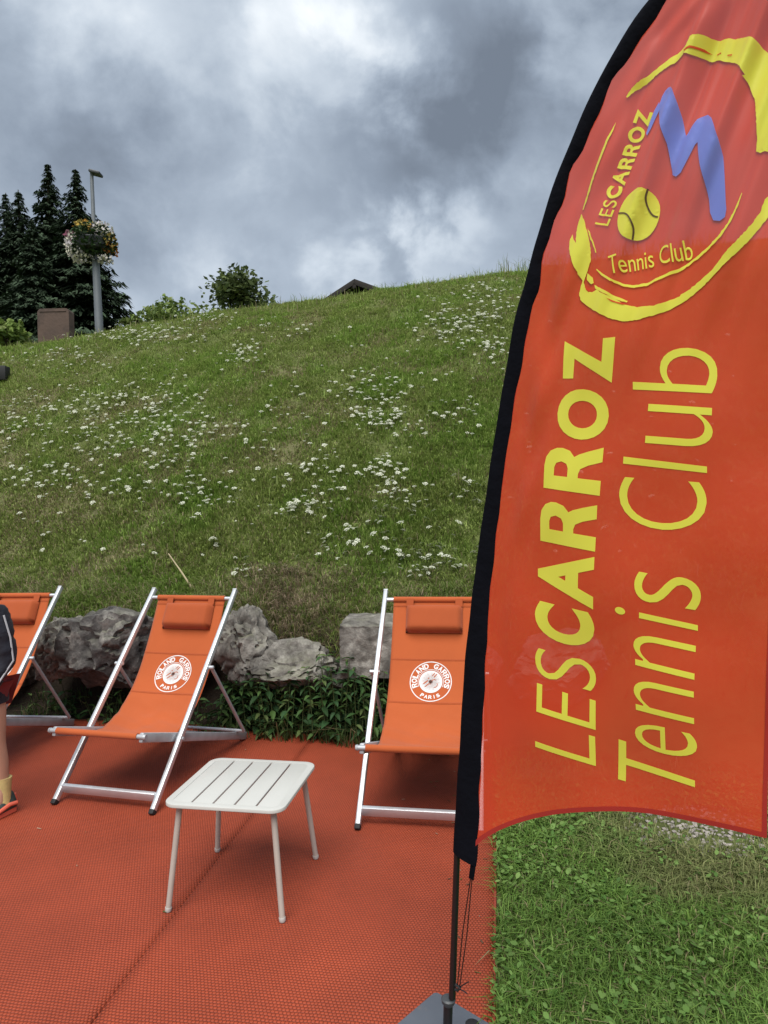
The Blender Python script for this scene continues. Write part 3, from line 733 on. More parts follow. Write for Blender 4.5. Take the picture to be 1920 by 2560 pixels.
    for p, w in (([(8*g, 38*g), (24*g, 58*g)], .006), ([(20*g, 30*g), (38*g, 52*g)], .007), ([(-46*g, -14*g), (-18*g, 8*g)], .008), ([(-36*g, -34*g), (-10*g, -12*g), (0*g, -18*g)], .006),
                 ([(-16*g, 26*g), (-13*g, 20*g)], .010), (arc(22*g, -2*g, .016, 150, 50), .005), (arc(24*g, -18*g, .017, -100, 30), .005)):
        stroke(mo, p, w * .8)
    mo.build('monogram', place(.0042), m_sling, sl_, .03)
    # headrest pillow with its strap over the top bar
    bm = bmesh.new(); nx, nyy = 18, 10; V = {}
    for k in (0, 1):
        for i_ in range(nx + 1):
            for j in range(nyy + 1):
                fx, fy = i_ / nx * 2 - 1, j / nyy * 2 - 1
                th = (max(0, 1 - abs(fx) ** 16) ** .6) * (max(0, 1 - abs(fy) ** 8) ** .5) * (1 + .12 * fy)
                u = fx * .172 + .01; s = .125 + fy * .088
                off = .010 + (.052 if k else .0) * th + (.002 * math.sin(fx * 9) * th if k else 0)
                P = sling_pt(np.array([u]), np.array([s]), off)[0]
                V[k, i_, j] = bm.verts.new(P)
    for k in (0, 1):
        for i_ in range(nx):
            for j in range(nyy): bm.faces.new((V[k, i_, j], V[k, i_ + 1, j], V[k, i_ + 1, j + 1], V[k, i_, j + 1]))
    rim = [(i_, 0) for i_ in range(nx)] + [(nx, j) for j in range(nyy)] + [(i_, nyy) for i_ in range(nx, 0, -1)] + [(0, j) for j in range(nyy, 0, -1)]
    for q, (a_, b_) in enumerate(rim):
        c_, d_ = rim[(q + 1) % len(rim)]
        bm.faces.new((V[0, a_, b_], V[0, c_, d_], V[1, c_, d_], V[1, a_, b_]))
    pil = bm_obj('pillow', bm, m_sling2, c, angle=80)
    for sx in (-1, 1):
        sh = Sheet(); x0 = .01 + sx * .150
        sh.poly([(x0 - .022, -.0), (x0 + .022, -.0), (x0 + .022, .05), (x0 - .022, .05)])
        sh.build('strap', lambda u, s: sling_pt(u, s, .022), m_sling2, pil, .03)
    sh = Sheet(); sh.poly([(-.243, .036), (.243, .036), (.243, .046), (-.243, .046)]); sh.build('hem_seam', lambda u, s: sling_pt(u, s, .004), m_sling2, sl_, .03)
    return c
def copy_tree(o, parent=None):
    c = o.copy(); COL.objects.link(c)
    if parent is not None: c.parent = parent
    for ch in o.children: copy_tree(ch, c)
    return c
G = 'orange deck chairs along the boulders'
ch2 = make_chair(); ch2.location = (-1.5296, 3.6432, 0); ch2.rotation_euler.z = R(-14.6)
tag(ch2, 'whole orange deck chair with round white emblem behind the white table', 'deck chair', G)
ch3 = copy_tree(ch2); ch3.location = (.1337, 3.3077, 0); ch3.rotation_euler.z = R(-9.5)
tag(ch3, 'orange deck chair half hidden behind the black sleeve of the flag', 'deck chair', G)
ch1 = copy_tree(ch2); ch1.location = (-2.7236, 3.9494, 0); ch1.rotation_euler.z = R(-6.5)
tag(ch1, 'orange deck chair cut off by the left edge, behind the person', 'deck chair', G)

# ------------------------------------------------------------------ table
def make_table():
    t = empty('side_table', (-.6141, 2.8958, 0), R(-10.14))
    tag(t, 'low ivory metal side table with slatted top standing on the red mat', 'table')
    h, sz, rc = .4347, .4985, .055
    half = sz / 2
    def rr(hw, r, n=8):
        pts = []
        for cx, cy, a0 in ((hw - r, hw - r, 0), (-hw + r, hw - r, 90), (-hw + r, -hw + r, 180), (hw - r, -hw + r, 270)):
            for k in range(n + 1):
                a = R(a0 + 90 * k / n); pts.append((cx + r * math.cos(a), cy + r * math.sin(a)))
        return pts
    # five slats cut out of the rounded square; a rim holds them
    outer = rr(half, rc); gap = .0075; m_ = .030
    ins = half - m_
    sw = 2 * half / 5
    # rim: rounded square tube
    bm = bmesh.new(); prof_ = []
    for (o, z) in ((0.0, h - .004), (.0012, h - .0012), (.004, h), (m_, h), (m_, h - .012), (.003, h - .016), (.0, h - .013)):
        prof_.append([bm.verts.new((p[0], p[1], z)) for p in rr(half - o, max(rc - o, .01))])
    for a, b in zip(prof_, prof_[1:] + prof_[:1]):
        k = len(a)
        for i in range(k): bm.faces.new((a[i], a[(i + 1) % k], b[(i + 1) % k], b[i]))
    bm_obj('rim', bm, m_white, t, angle=30)
    x = -ins
    wid = (2 * ins - 4 * gap) / 5
    for k in range(5):
        bm = bmesh.new(); x0 = x + k * (wid + gap)
        # slat with softly rolled edges
        add_bar(bm, (x0 + wid / 2, -ins - .0002, h - .0062), (x0 + wid / 2, ins + .0002, h - .0062), wid, .0115, .0025)
        bm_obj('slat', bm, m_white, t)
    for sx in (-1, 1):
        bar_obj('under_rail', (sx * .15 - 0.0, -half + .05, h - .022), (sx * .15, half - .05, h - .022), .02, .012, m_leg, t)
    sf = .4672 / 2
    for sx in (-1, 1):
        for sy in (-1, 1):
            top = Vector((sx * (half - .055), sy * (half - .055), h - .014)); ft = Vector((sx * (sf + .002), sy * (sf + .002), .006))
            l = tube_obj('leg', [top, ft], [.0125, .0115], m_leg, t, 14)
            tube_obj('foot', [ft + (top - ft).normalized() * .012, ft, ft - Vector((0, 0, .005))], [.0132, .0132, .0105], m_white, l, 14)
make_table()

# ------------------------------------------------------------------ feather banner
E3 = np.array([.78, -.626, 0.]); N3 = np.array([-.626, -.78, 0.])    # along the cloth; towards the camera
BP0 = np.array([.17870594, 1.96416503, 0.])
LE = np.array([(-.037, 0), (-.031, .104), (0, .601), (.010, .725), (.031, .932), (.053, 1.159), (.093, 1.415), (.125, 1.587), (.160, 1.771), (.188, 1.899), (.227, 2.074), (.261, 2.171),
               (.297, 2.276), (.337, 2.379), (.379, 2.463), (.423, 2.543), (.467, 2.612), (.511, 2.668), (.552, 2.713), (.590, 2.745), (.65, 2.787), (.72, 2.822), (.80, 2.85), (.88, 2.862)])
RE = np.array([(.074, .575), (.084, .665), (.097, .866), (.130, 1.282), (.147, 1.417), (.187, 1.679), (.227, 1.882), (.267, 2.050), (.310, 2.204), (.345, 2.310), (.390, 2.401), (.447, 2.509), (.497, 2.582),
               (.535, 2.636), (.588, 2.684), (.618, 2.713), (.67, 2.750), (.74, 2.790), (.81, 2.815), (.88, 2.835)])
HEM = np.array([(.0815, .61), (.129, .66), (.19, .707), (.264, .751), (.352, .794), (.45, .829), (.539, .851), (.623, .862), (.716, .869), (.80, .871)])
RIGHT = np.array([(.80, .871), (.806, 1.09), (.83, 1.6), (.86, 2.1), (.895, 2.5), (.905, 2.7), (.885, 2.83)])
def wave(a, z):
    """cloth relief: folds that run down from the bent top, a calm lower half with a slight belly"""
    a = np.asarray(a, float); z = np.asarray(z, float)
    ax = np.interp(z, RE[:, 1], RE[:, 0]); d = a - ax
    topk = sstep(1.75, 2.55, z)
    q = (a - .42 * (z - 1.6))                              # folds lean with the pole
    f = .0105 * np.sin(q * 50 + 1.2 * np.sin(z * 3.1)) + .005 * np.sin(q * 97 + 1.9 + z * 2.0) + .004 * np.sin(q * 31 + .6) + .0016 * np.sin(q * 171 + 2.2 * np.sin(z * 4 + a * 5))
    w = 1.0 * topk * f * np.clip(.35 + d * 4, 0, 1.3)
    near = np.exp(-((d - .05) / .05) ** 2) * sstep(1.2, 2.2, z) * .006 * np.sin(z * 23 + d * 30)
    belly = .035 * np.sin(np.clip(d / .68, 0, 1) * math.pi) * sstep(.6, 1.5, z) * sstep(2.8, 1.9, z)
    low = .003 * np.sin(a * 17 + z * 9) + .0022 * np.sin(a * 9 - z * 21 + 1)
    diag = .004 * np.sin((d * .9 - (z - 1.7) * .34) * 70) * np.exp(-(d / .16) ** 2) * sstep(1.2, 1.7, z)
    return (w + near + belly + low * np.clip(d * 8, 0, 1) + diag) * np.clip(d * 14, 0, 1)
def banner_pt(a, z, off=0.):
    a = np.asarray(a, float); z = np.asarray(z, float)
    return BP0 + a[..., None] * E3 + np.stack([0 * z, 0 * z, z], -1) + (wave(a, z) + off)[..., None] * N3
_n = np.array([E3[1], -E3[0], 0])
def bpx(px, py):
    """a pixel of the photograph as (a, z) on the banner's own plane"""
    d = ray(px, py); O = np.array([0, 0, CAM_H]); t = ((BP0 - O) @ _n) / (d @ _n); P = O + d * t
    return np.array([(P - BP0) @ E3, P[2]])
def make_banner():
    root = empty('feather_flag', tuple(BP0 + E3 * -.037))
    tag(root, 'tall red feather flag with yellow lettering on a black pole and steel base plate', 'flag')
    inv = Matrix.Translation(-Vector(root.location))
    loc = np.array(root.location)
    B = lambda a, z, off=0.: banner_pt(a, z, off) - loc
    bp = lambda a, z: Vector(BP0 + a * E3 + np.array([0, 0, z])) - Vector(loc)
    # base plate: square steel, turned on its corner; a raised black disc stands in for the dark of its grip hole
    bm = bmesh.new(); hd = .224; ang = R(47)
    vs = []
    nrm = 10
    for k in range(4):
        a0 = R(90 * k) + ang
        c = Vector((math.cos(a0), math.sin(a0), 0)) * (hd - .02)
        for j in range(nrm + 1):
            a1 = a0 - R(45) + R(90) * j / nrm
            vs.append(c + Vector((math.cos(a1), math.sin(a1), 0)) * .014)
    top = [bm.verts.new(v + Vector((0, 0, .008))) for v in vs]; bot = [bm.verts.new(v + Vector((0, 0, .001))) for v in vs]
    bm.faces.new(top); bm.faces.new(bot[::-1])
    for i in range(len(vs)): j = (i + 1) % len(vs); bm.faces.new((bot[i], bot[j], top[j], top[i]))
    o = bm_obj('base_plate', bm, m_steel, root, angle=30); o.location = (-.008, .008, 0); o.rotation_euler.z = R(45)
    h0 = Vector((.085, .088, 0))
    bm = bmesh.new(); add_tube(bm, [h0 + Vector((0, 0, .001)), h0 + Vector((0, 0, .010)), h0 + Vector((0, 0, .0125))], [.021, .021, .017], 24); bm_obj('grip_hole_disc', bm, m_cap, root)
    tube_obj('spindle', [bp(-.037, .008), bp(-.0345, .05), bp(-.0290, .148)], [.017, .0135, .0135], m_pole, root, 16)
    tube_obj('spindle_collar', [bp(-.0297, .138), bp(-.0292, .146), bp(-.0285, .156), bp(-.0283, .160)], [.014, .019, .021, .017], m_lampdark, root, 20)
    P = smooth_curve(LE, 140)
    zz = P[:, 1]; sel = zz > .15
    pole = [bp(a + .012 + .0 * z, z) for a, z in P[sel]]
    rads = [max(.004, .0105 - .0024 * z) for a, z in P[sel]]
    tube_obj('pole', pole, rads, m_pole, root, 12)
    # sleeve: a flattened tube between its outer and inner edges
    Ls = smooth_curve(LE[LE[:, 1] > .59], 120); Rs = smooth_curve(RE, 120)
    Lt = np.linspace(0, 1, 120); bm = bmesh.new(); rings = []
    def arcpar(P): s = np.r_[0, np.cumsum(np.hypot(*np.diff(P, axis=0).T))]; return s / s[-1]
    sL, sR = arcpar(Ls), arcpar(Rs)
    for k, t in enumerate(Lt):
        l = np.array([np.interp(t, sL, Ls[:, 0]), np.interp(t, sL, Ls[:, 1])]); r = np.array([np.interp(t, sR, Rs[:, 0]), np.interp(t, sR, Rs[:, 1])])
        puck = 1.8 * (.010 * math.sin(t * 83) + .007 * math.sin(t * 151 + 1)) * float(sstep(.45, .75, t)) + .002 * math.sin(t * 133)
        r = r + (r - l) * puck * 8
        rg = []
        for j in range(16):
            th = 2 * math.pi * j / 16; f = .5 - .5 * math.cos(th); thick = (.013 * (1 - f) ** .7 + .004) * math.sin(th)
            a, z = l + (r - l) * f
            rg.append(bm.verts.new(Vector(bp(a, z)) + Vector(N3) * (thick + .0012 * math.sin(t * 90 + th))))
        rings.append(rg)
    for a, b in zip(rings, rings[1:]):
        for j in range(16): bm.faces.new((a[j], a[(j + 1) % 16], b[(j + 1) % 16], b[j]))
    bm.faces.new(rings[0][::-1]); bm.faces.new(rings[-1])
    bm_obj('sleeve', bm, m_black, root, angle=60)
    # cloth: rows follow the hem at the bottom and the pole at the top
    nr, nc = 230, 84
    Rl = smooth_curve(RE, 400); Rr = smooth_curve(RIGHT, 400); H = smooth_curve(HEM, 200)
    sl_, sr_ = arcpar(Rl), arcpar(Rr); sh_ = arcpar(H)
    T = np.linspace(0, 1, nr + 1); Uc = np.linspace(0, 1, nc + 1)
    gz = np.zeros((nr + 1, nc + 1, 2))
    Rl2 = Rl[Rl[:, 1] > .62]; sl_ = arcpar(Rl2)
    for i, t in enumerate(T):
        l = np.array([np.interp(t, sl_, Rl2[:, 0]), np.interp(t, sl_, Rl2[:, 1])]); r = np.array([np.interp(t, sr_, Rr[:, 0]), np.interp(t, sr_, Rr[:, 1])])
        l[0] -= .018
        hem = np.stack([np.interp(Uc, sh_, H[:, 0]), np.interp(Uc, sh_, H[:, 1])], -1)
        chord0 = H[0] + (H[-1] - H[0]) * Uc[:, None]
        gz[i] = l + (r - l) * Uc[:, None] + (hem - chord0) * (1 - t) ** 3
    f = B(gz[..., 0].ravel(), gz[..., 1].ravel(), .0008); b = B(gz[..., 0].ravel(), gz[..., 1].ravel(), -.0004)
    i = np.arange(f.shape[0]).reshape(nr + 1, nc + 1)
    q = np.stack([i[:-1, :-1], i[:-1, 1:], i[1:, 1:], i[1:, :-1]], -1).reshape(-1, 4)
    cloth = mesh_np('cloth', f, q, m_banner, root, smooth=True)
    # hems: folded strips along the bottom and the free side
    for nm, crv, wd in (('bottom_hem', np.stack([gz[0, :, 0], gz[0, :, 1]], -1), .010), ('side_hem', gz[:, -1], .008)):
        Tn = np.gradient(crv, axis=0); Tn /= np.linalg.norm(Tn, axis=1)[:, None]; Nn = np.c_[-Tn[:, 1], Tn[:, 0]]
        g2 = np.stack([crv - Nn * .0015, crv + Nn * wd * .5, crv + Nn * wd], 1); n_ = len(crv)
        V = B(g2[..., 0].ravel(), g2[..., 1].ravel(), .0022); ii = np.arange(n_ * 3).reshape(n_, 3)
        mesh_np(nm, V, np.stack([ii[:-1, :-1], ii[:-1, 1:], ii[1:, 1:], ii[1:, :-1]], -1).reshape(-1, 4), m_hem, cloth, smooth=True)
    # white selvedge beside the sleeve at the bottom
    # ---------- print
    lay = lambda off: (lambda a, z: B(a, z, off * (.42 + .58 * sstep(1.9, 2.15, z))))
    C7 = lambda x, y: bpx(1200 + x * .61017, 800 + y * .61017)
    C6 = lambda x, y: bpx(1300 + x * .38871, y * .38871)
    def letters(sh, rows, conv):
        for ch, bold, sb, st, eb, et in rows:
            V, Fc, wh = glyph(ch, bold)
            q = [conv(*p) for p in (sb, st, eb, et)]
            s, t = V[:, :1], V[:, 1:]
            sh.mesh((q[0] * (1 - t) + q[1] * t) * (1 - s) + (q[2] * (1 - t) + q[3] * t) * s, Fc)
    Bd = .042; TH = -.012
    for row in ([
        ('L', TH, (482, 1822), (236, 1742), (482, 1700), (238, 1620)), ('E', TH, (485, 1672), (243, 1597), (487, 1552), (245, 1478)),
        ('S', TH, (488, 1520), (238, 1448), (490, 1402), (240, 1325)), ('C', Bd, (487, 1352), (240, 1290), (490, 1195), (240, 1140)),
        ('A', Bd, (487, 1178), (250, 1130), (493, 966), (250, 930)), ('R', .034, (495, 945), (263, 902), (503, 758), (263, 728)),
        ('R', .034, (513, 720), (278, 687), (528, 526), (285, 512)), ('O', Bd, (543, 498), (327, 488), (552, 295), (335, 283)),
        ('Z', Bd, (560, 264), (352, 258), (578, 70), (360, 92))]):
        one = Sheet(); letters(one, [row], C7); one.build('letter', lay(.0042), m_lime, cloth)
    for row in ([
        ('T', TH, (885, 1975), (570, 1877), (885, 1815), (577, 1710)), ('e', TH, (895, 1804), (645, 1741), (895, 1692), (645, 1629)),
        ('n', TH, (885, 1648), (648, 1585), (885, 1515), (643, 1455)), ('n', TH, (887, 1467), (648, 1402), (892, 1330), (645, 1270)),
        ('i', TH, (900, 1272), (575, 1192), (900, 1243), (577, 1163)), ('s', TH, (913, 1188), (653, 1140), (915, 1065), (655, 1012)),
        ('C', TH, (938, 872), (592, 842), (942, 668), (590, 640)), ('l', TH, (943, 628), (608, 590), (943, 602), (610, 562)),
        ('u', TH, (965, 528), (698, 507), (970, 366), (712, 350)), ('b', TH, (978, 307), (648, 292), (992, 130), (650, 112))]):
        two = Sheet(); letters(two, [row], C7); two.build('letter', lay(.0042), m_lime, cloth)
    def quad_word(sh, words, st, et, sb, eb, conv):
        """a word fitted between four corners: top and base at its start and end"""
        tot = 0; items = []
        for txt, bold in words:
            for ch in txt:
                if ch == ' ': tot += .28; continue
                V, Fc, wh = glyph(ch, bold); items.append((V, Fc, wh, tot)); tot += (-.09 if ch == 'T' else 0) + wh[0] + (.10 if not bold else .085)
        q = [conv(*p) for p in (sb, st, eb, et)]
        for V, Fc, wh, x0 in items:
            s = (x0 + V[:, :1] * wh[0]) / (tot - .09); t = V[:, 1:] * wh[1] / .73
            sh.mesh((q[0] * (1 - t) + q[1] * t) * (1 - s) + (q[2] * (1 - t) + q[3] * t) * s, Fc)
    em = Sheet()
    quad_word(em, [('LES', 0), ('CARROZ', .036)], (492, 1452), (760, 702), (585, 1470), (868, 735), C6)
    em.build('small_lettering', lay(.0042), m_lime, cloth); em = Sheet()
    quad_word(em, [('Tennis Club', 0)], (592, 1668), (1120, 1560), (612, 1785), (1138, 1690), C6)
    em.build('small_lettering', lay(.0042), m_lime, cloth)
    rg = Sheet()
    prs = np.random.default_rng(77)
    def poly(sh, pts, rough=None):
        rough = (sh is rg) if rough is None else rough
        P = np.array(pts, float)
        if rough:                                  # ragged brush edge
            out = []
            for a, b in zip(P, np.roll(P, -1, 0)):
                L_ = np.hypot(*(b - a)); m = max(1, int(L_ / 14))
                for q in range(m):
                    c = a + (b - a) * q / m; nn = np.array([-(b - a)[1], (b - a)[0]]) / max(L_, 1e-6)
                    out.append(c + nn * (prs.normal(0, 1.3) if q else 0))
            P = np.array(out)
        sh.poly([C6(*p) for p in P])
    poly(rg, [(1060, 372), (1085, 320), (1112, 265), (1180, 250), (1260, 243), (1340, 240), (1410, 250), (1480, 266), (1545, 300), (1600, 345), (1660, 420), (1710, 520), (1745, 640), (1755, 760), (1750, 880),
              (1735, 1000), (1640, 1012), (1590, 1005), (1560, 1015), (1530, 998), (1536, 900), (1532, 780), (1515, 660), (1482, 570), (1470, 545), (1445, 520), (1460, 510), (1430, 465), (1390, 425), (1335, 398), (1270, 383), (1180, 380), (1120, 384)])
    poly(rg, [(1085, 322), (1010, 368), (930, 412), (850, 462), (780, 520), (728, 580), (692, 636), (698, 640), (735, 606), (800, 545), (880, 488), (960, 446), (1030, 408), (1070, 382), (1064, 372)])
    poly(rg, [(628, 795), (600, 850), (565, 905), (530, 990), (495, 1085), (462, 1190), (436, 1280), (412, 1358), (420, 1358), (450, 1285), (480, 1195), (515, 1095), (552, 995), (582, 910), (612, 850)])
    poly(rg, [(405, 1385), (428, 1425), (452, 1500), (468, 1580), (476, 1680), (455, 1755), (428, 1830), (402, 1790), (362, 1705), (330, 1610), (328, 1560), (345, 1512), (358, 1550), (380, 1578), (374, 1505), (386, 1435)])
    poly(rg, [(428, 1800), (410, 1850), (400, 1895), (410, 1940), (450, 1975), (510, 2015), (600, 2062), (700, 2086), (800, 2078), (900, 2052), (1000, 2010), (1100, 1948), (1200, 1862), (1300, 1768), (1400, 1668), (1500, 1555), (1595, 1425), (1690, 1270), (1740, 1130),
              (1725, 1120), (1670, 1210), (1585, 1300), (1555, 1390), (1510, 1462), (1432, 1560), (1345, 1655), (1255, 1762), (1160, 1842), (1120, 1880), (1062, 1915), (1055, 1928), (980, 1958), (900, 1992), (800, 1994), (735, 1985), (700, 1976), (640, 1940), (560, 1905), (520, 1880), (490, 1895), (462, 1892), (440, 1862), (430, 1830)])
    poly(rg, [(455, 1770), (490, 1800), (498, 1835), (480, 1842), (452, 1812)])
    poly(rg, [(505, 1848), (560, 1878), (640, 1922), (725, 1955), (715, 1964), (640, 1940), (570, 1905), (510, 1870)])
    poly(rg, [(515, 1742), (560, 1778), (620, 1815), (700, 1845), (760, 1852), (850, 1838), (950, 1800), (1050, 1750), (1150, 1682), (1230, 1612), (1300, 1535), (1360, 1448), (1405, 1355), (1442, 1265), (1446, 1272), (1418, 1360), (1372, 1455), (1312, 1545), (1240, 1622), (1158, 1695), (1055, 1766), (955, 1816), (855, 1855), (760, 1870), (695, 1860), (612, 1828), (550, 1788), (513, 1750)])
    poly(rg, [(455, 1480), (472, 1520), (492, 1575), (512, 1640), (506, 1640), (484, 1580), (464, 1525)])
    rg.build('emblem', lay(.0042), m_lime, cloth)
    gp = Sheet()   # bare brush gaps in the ring show the red cloth
    poly(gp, [(1068, 352), (1110, 332), (1190, 326), (1232, 336), (1190, 342), (1110, 346), (1078, 362)])
    poly(gp, [(1258, 336), (1290, 332), (1292, 340), (1260, 344)]); poly(gp, [(1330, 348), (1365, 350), (1362, 360), (1332, 356)])
    poly(gp, [(440, 1850), (466, 1872), (490, 1865), (470, 1888), (448, 1876)]); poly(gp, [(590, 1936), (650, 1958), (720, 1972), (690, 1978), (620, 1958)])
    gp.build('brush_gap', lay(.0054), m_banner, cloth)
    bl = Sheet(); k = 30; cx, cy = 780, 1402
    pts = []
    for j in range(k):
        a = 2 * math.pi * j / k; u, v = 168 * math.cos(a), 126 * math.sin(a); r_ = R(-68)
        pts.append((cx + u * math.cos(r_) - v * math.sin(r_), cy + u * math.sin(r_) + v * math.cos(r_)))
    poly(bl, pts); bl.build('tennis_ball_print', lay(.0046), m_lime, cloth)
    sm = Sheet()
    def line(sh, pts, w):
        P = smooth_curve(np.array([C6(*p) for p in pts]), 14); Tn = np.gradient(P, axis=0); Tn /= np.linalg.norm(Tn, axis=1)[:, None]; Nn = np.c_[-Tn[:, 1], Tn[:, 0]] * w / 2
        for k in range(13): sh.mesh([P[k] + Nn[k], P[k + 1] + Nn[k + 1], P[k + 1] - Nn[k + 1], P[k] - Nn[k]], [(0, 1, 2, 3)])
    line(sm, [(848, 1242), (832, 1300), (840, 1355), (865, 1395), (900, 1408)], .0034); line(sm, [(652, 1388), (700, 1395), (738, 1430), (758, 1490), (748, 1562)], .0034)
    sm.build('ball_seam_print', lay(.0058), m_ballline, cloth)
    zg = Sheet()
    poly(zg, [(965, 582), (985, 585), (1005, 612), (1030, 690), (1050, 770), (1062, 850), (1072, 880), (1085, 872), (1115, 825), (1150, 782), (1185, 765), (1220, 758), (1250, 790), (1275, 850), (1300, 930), (1320, 1030), (1330, 1150), (1338, 1270), (1346, 1370), (1338, 1420), (1305, 1446),
              (1262, 1440), (1240, 1390), (1230, 1300), (1212, 1200), (1185, 1090), (1168, 1000), (1158, 938), (1140, 950), (1110, 1010), (1080, 1070), (1050, 1130), (1020, 1156), (992, 1140), (978, 1070), (962, 950), (935, 860), (910, 760), (906, 690), (925, 635), (945, 600)])
    poly(zg, [(905, 672), (872, 730), (845, 800), (822, 872), (830, 888), (855, 845), (885, 775), (912, 720)])
    zg.build('zigzag_print', lay(.0044), m_blue, cloth)
    # strap and doubled elastic cord from the sleeve's lower corner to a knot at the collar
    a0, z0 = bpx(1186, 2150); a1, z1 = bpx(1178, 2198)
    st = bar_obj('strap', bp(a0, z0 + .01), bp(a1, z1), .016, .004, m_black, root, .001, hint=tuple(N3))
    k0 = bpx(1146, 2468)
    for da in (-.006, .006):
        pts = [bp(a1 + da * .4, z1), bp((a1 + k0[0]) / 2 + da * 1.2, (z1 + k0[1]) / 2), bp(k0[0] + da * .6, k0[1])]
        tube_obj('cord', pts, .0017, m_pole, root, 6)
    kn = [bp(*bpx(*p)) for p in ((1128, 2466), (1140, 2462), (1150, 2470), (1144, 2476), (1136, 2472))]
    tube_obj('knot', kn, .0045, m_cap, root, 8)
    tube_obj('cord_end', [bp(*bpx(*p)) for p in ((1146, 2470), (1158, 2462), (1172, 2454))], .0017, m_pole, root, 6)
    tube_obj('cord_end', [bp(*bpx(*p)) for p in ((1146, 2472), (1156, 2476), (1168, 2484))], .0017, m_pole, root, 6)
make_banner()

# ------------------------------------------------------------------ boulders
def boulder(px, py, wpx, hpx, y, seed, mat, label, block=0., depth=.9, rz=0., flat=0.):
    c = at(px, py, y); w = wpx / FPX * y / 2; h = hpx / FPX * y / 2
    bm = bmesh.new(); bmesh.ops.create_icosphere(bm, subdivisions=5, radius=1)
    rnd = random.Random(seed); off = Vector((rnd.uniform(-50, 50), rnd.uniform(-50, 50), rnd.uniform(-50, 50)))
    planes = []
    for k in range(9 if block < .5 else 0):
        n = Vector((rnd.uniform(-1, 1), rnd.uniform(-1, .6), rnd.uniform(-.6, 1))).normalized(); planes.append((n, rnd.uniform(.62, .86)))
    if flat: planes.append((Vector((0, -.12, 1)).normalized(), flat)); planes.append((Vector((.05, -1, .05)).normalized(), .78))
    for v in bm.verts:
        p = v.co.copy(); m = max(abs(p.x), abs(p.y), abs(p.z)); p = p * (1 - block) + (p / m) * .85 * block
        wob = mnoise.fractal(p * 2.2 + off, 1.0, 2.0, 3)
        for n, d in planes:
            k = p.dot(n) - d - .05 * wob
            if k > 0: p -= n * k * .95
        f1 = mnoise.fractal(p * 1.6 + off, 1.0, 2.0, 4); wv = Vector((f1, -f1, f1)) * .35
        f2 = mnoise.hetero_terrain(p * 4.5 + off, .8, 2.1, 5, .6)
        f3 = mnoise.fractal(p * 15 + off, .7, 2.0, 3)
        vr = mnoise.voronoi((p + wv) * 2.1 + off)[0]; crk = vr[1] - vr[0]
        v2 = mnoise.voronoi((p + wv * .6) * 5.2 + off * 2)[0]; crk2 = v2[1] - v2[0]
        g_ = 1 - block * 1.0
        k = 1 + .14 * f1 * g_ + .045 * (f2 - .6) * g_ + .022 * f3 - .20 * max(0, .13 - crk) / .13 * g_ - .03 * max(0, .12 - crk2) / .12 * g_
        p *= k
        v.co = Vector((p.x * w, p.y * max(w, h) * depth, p.z * h))
    o = bm_obj('boulder', bm, mat, None, angle=48); o.location = c; o.rotation_euler.z = rz
    return tag(o, label, 'boulder', 'limestone boulders at the foot of the hill')
boulder(165, 1622, 150, 190, 5.30, 3, m_rock, 'small pale rounded boulder just right of the left deck chair', .2)
boulder(290, 1612, 290, 235, 5.22, 15, m_rock2, 'large dark cracked boulder behind the middle deck chair', .35, .8)
boulder(20, 1630, 190, 200, 5.55, 8, m_rock2, 'dark boulder behind the left deck chair at the edge of the photo', .3)
boulder(610, 1610, 190, 200, 5.02, 12, m_rock, 'pale rough pitted boulder right of the middle deck chair', .3, .9)
boulder(755, 1672, 260, 150, 4.88, 21, m_rock, 'low wide boulder sloping down beside the nettles', .25, .75, R(-10))
boulder(455, 1640, 180, 190, 5.18, 44, m_rock2, 'boulder hidden behind the canvas of the middle deck chair', .3)
boulder(940, 1612, 190, 165, 4.72, 33, m_rock, 'squared grey block with flat pale top left of the right deck chair', .95, .8, R(-8), .78)
boulder(1140, 1640, 230, 190, 4.62, 36, m_rock2, 'boulder behind the right deck chair and the flag sleeve', .3)
boulder(1390, 1660, 260, 200, 4.45, 39, m_rock, 'boulder behind the red flag at the lawn edge', .3)

# ------------------------------------------------------------------ nettles
def leaf_mesh(name, L, wd, tint):
    t = np.array([0, .12, .3, .5, .72, .88, 1.0]); w = np.array([.06, .34, .5, .46, .30, .14, .0]) * wd * 2
    V, C = [], []
    for a, b in zip(t, w):
        z = -.28 * L * a * a + .05 * L * a
        for s in (-1, 0, 1): V.append((s * b, a * L, z + abs(s) * b * .45 - (.06 * b if s == 0 else 0)))
    n = len(t); F = []
    for i in range(n - 1):
        for j in (0, 1): F.append((i * 3 + j, i * 3 + j + 1, i * 3 + j + 4, i * 3 + j + 3))
    me = bpy.data.meshes.new(name); me.from_pydata(V, [], F); me.update()
    ca = me.color_attributes.new('tint', 'FLOAT_COLOR', 'POINT')
    for i, v in enumerate(V):
        k = 1.25 if i % 3 == 1 else 1.0
        ca.data[i].color = (tint[0] * k, tint[1] * k, tint[2] * k, 1)
    me.materials.append(m_leaf); return me
LEAVES = [leaf_mesh('leaf', random.uniform(.068, .10), random.uniform(.015, .024), t) for t in ((.034, .080, .022), (.046, .098, .026), (.068, .130, .034), (.034, .082, .030), (.095, .135, .042), (.026, .062, .020))]
m_stem = pmat('green_stem', (.05, .075, .02), .7)
STEMS = []
for k in range(4):
    bm = bmesh.new(); bx_, by_ = random.uniform(-.06, .06), random.uniform(-.09, .02)
    add_tube(bm, [(0, 0, -.02), (bx_ * .3, by_ * .3, .4), (bx_, by_, 1.0)], [.004, .003, .0015], 5)
    me = bpy.data.meshes.new('stem'); bm.to_mesh(me); bm.free(); me.materials.append(m_stem); STEMS.append((me, bx_, by_))
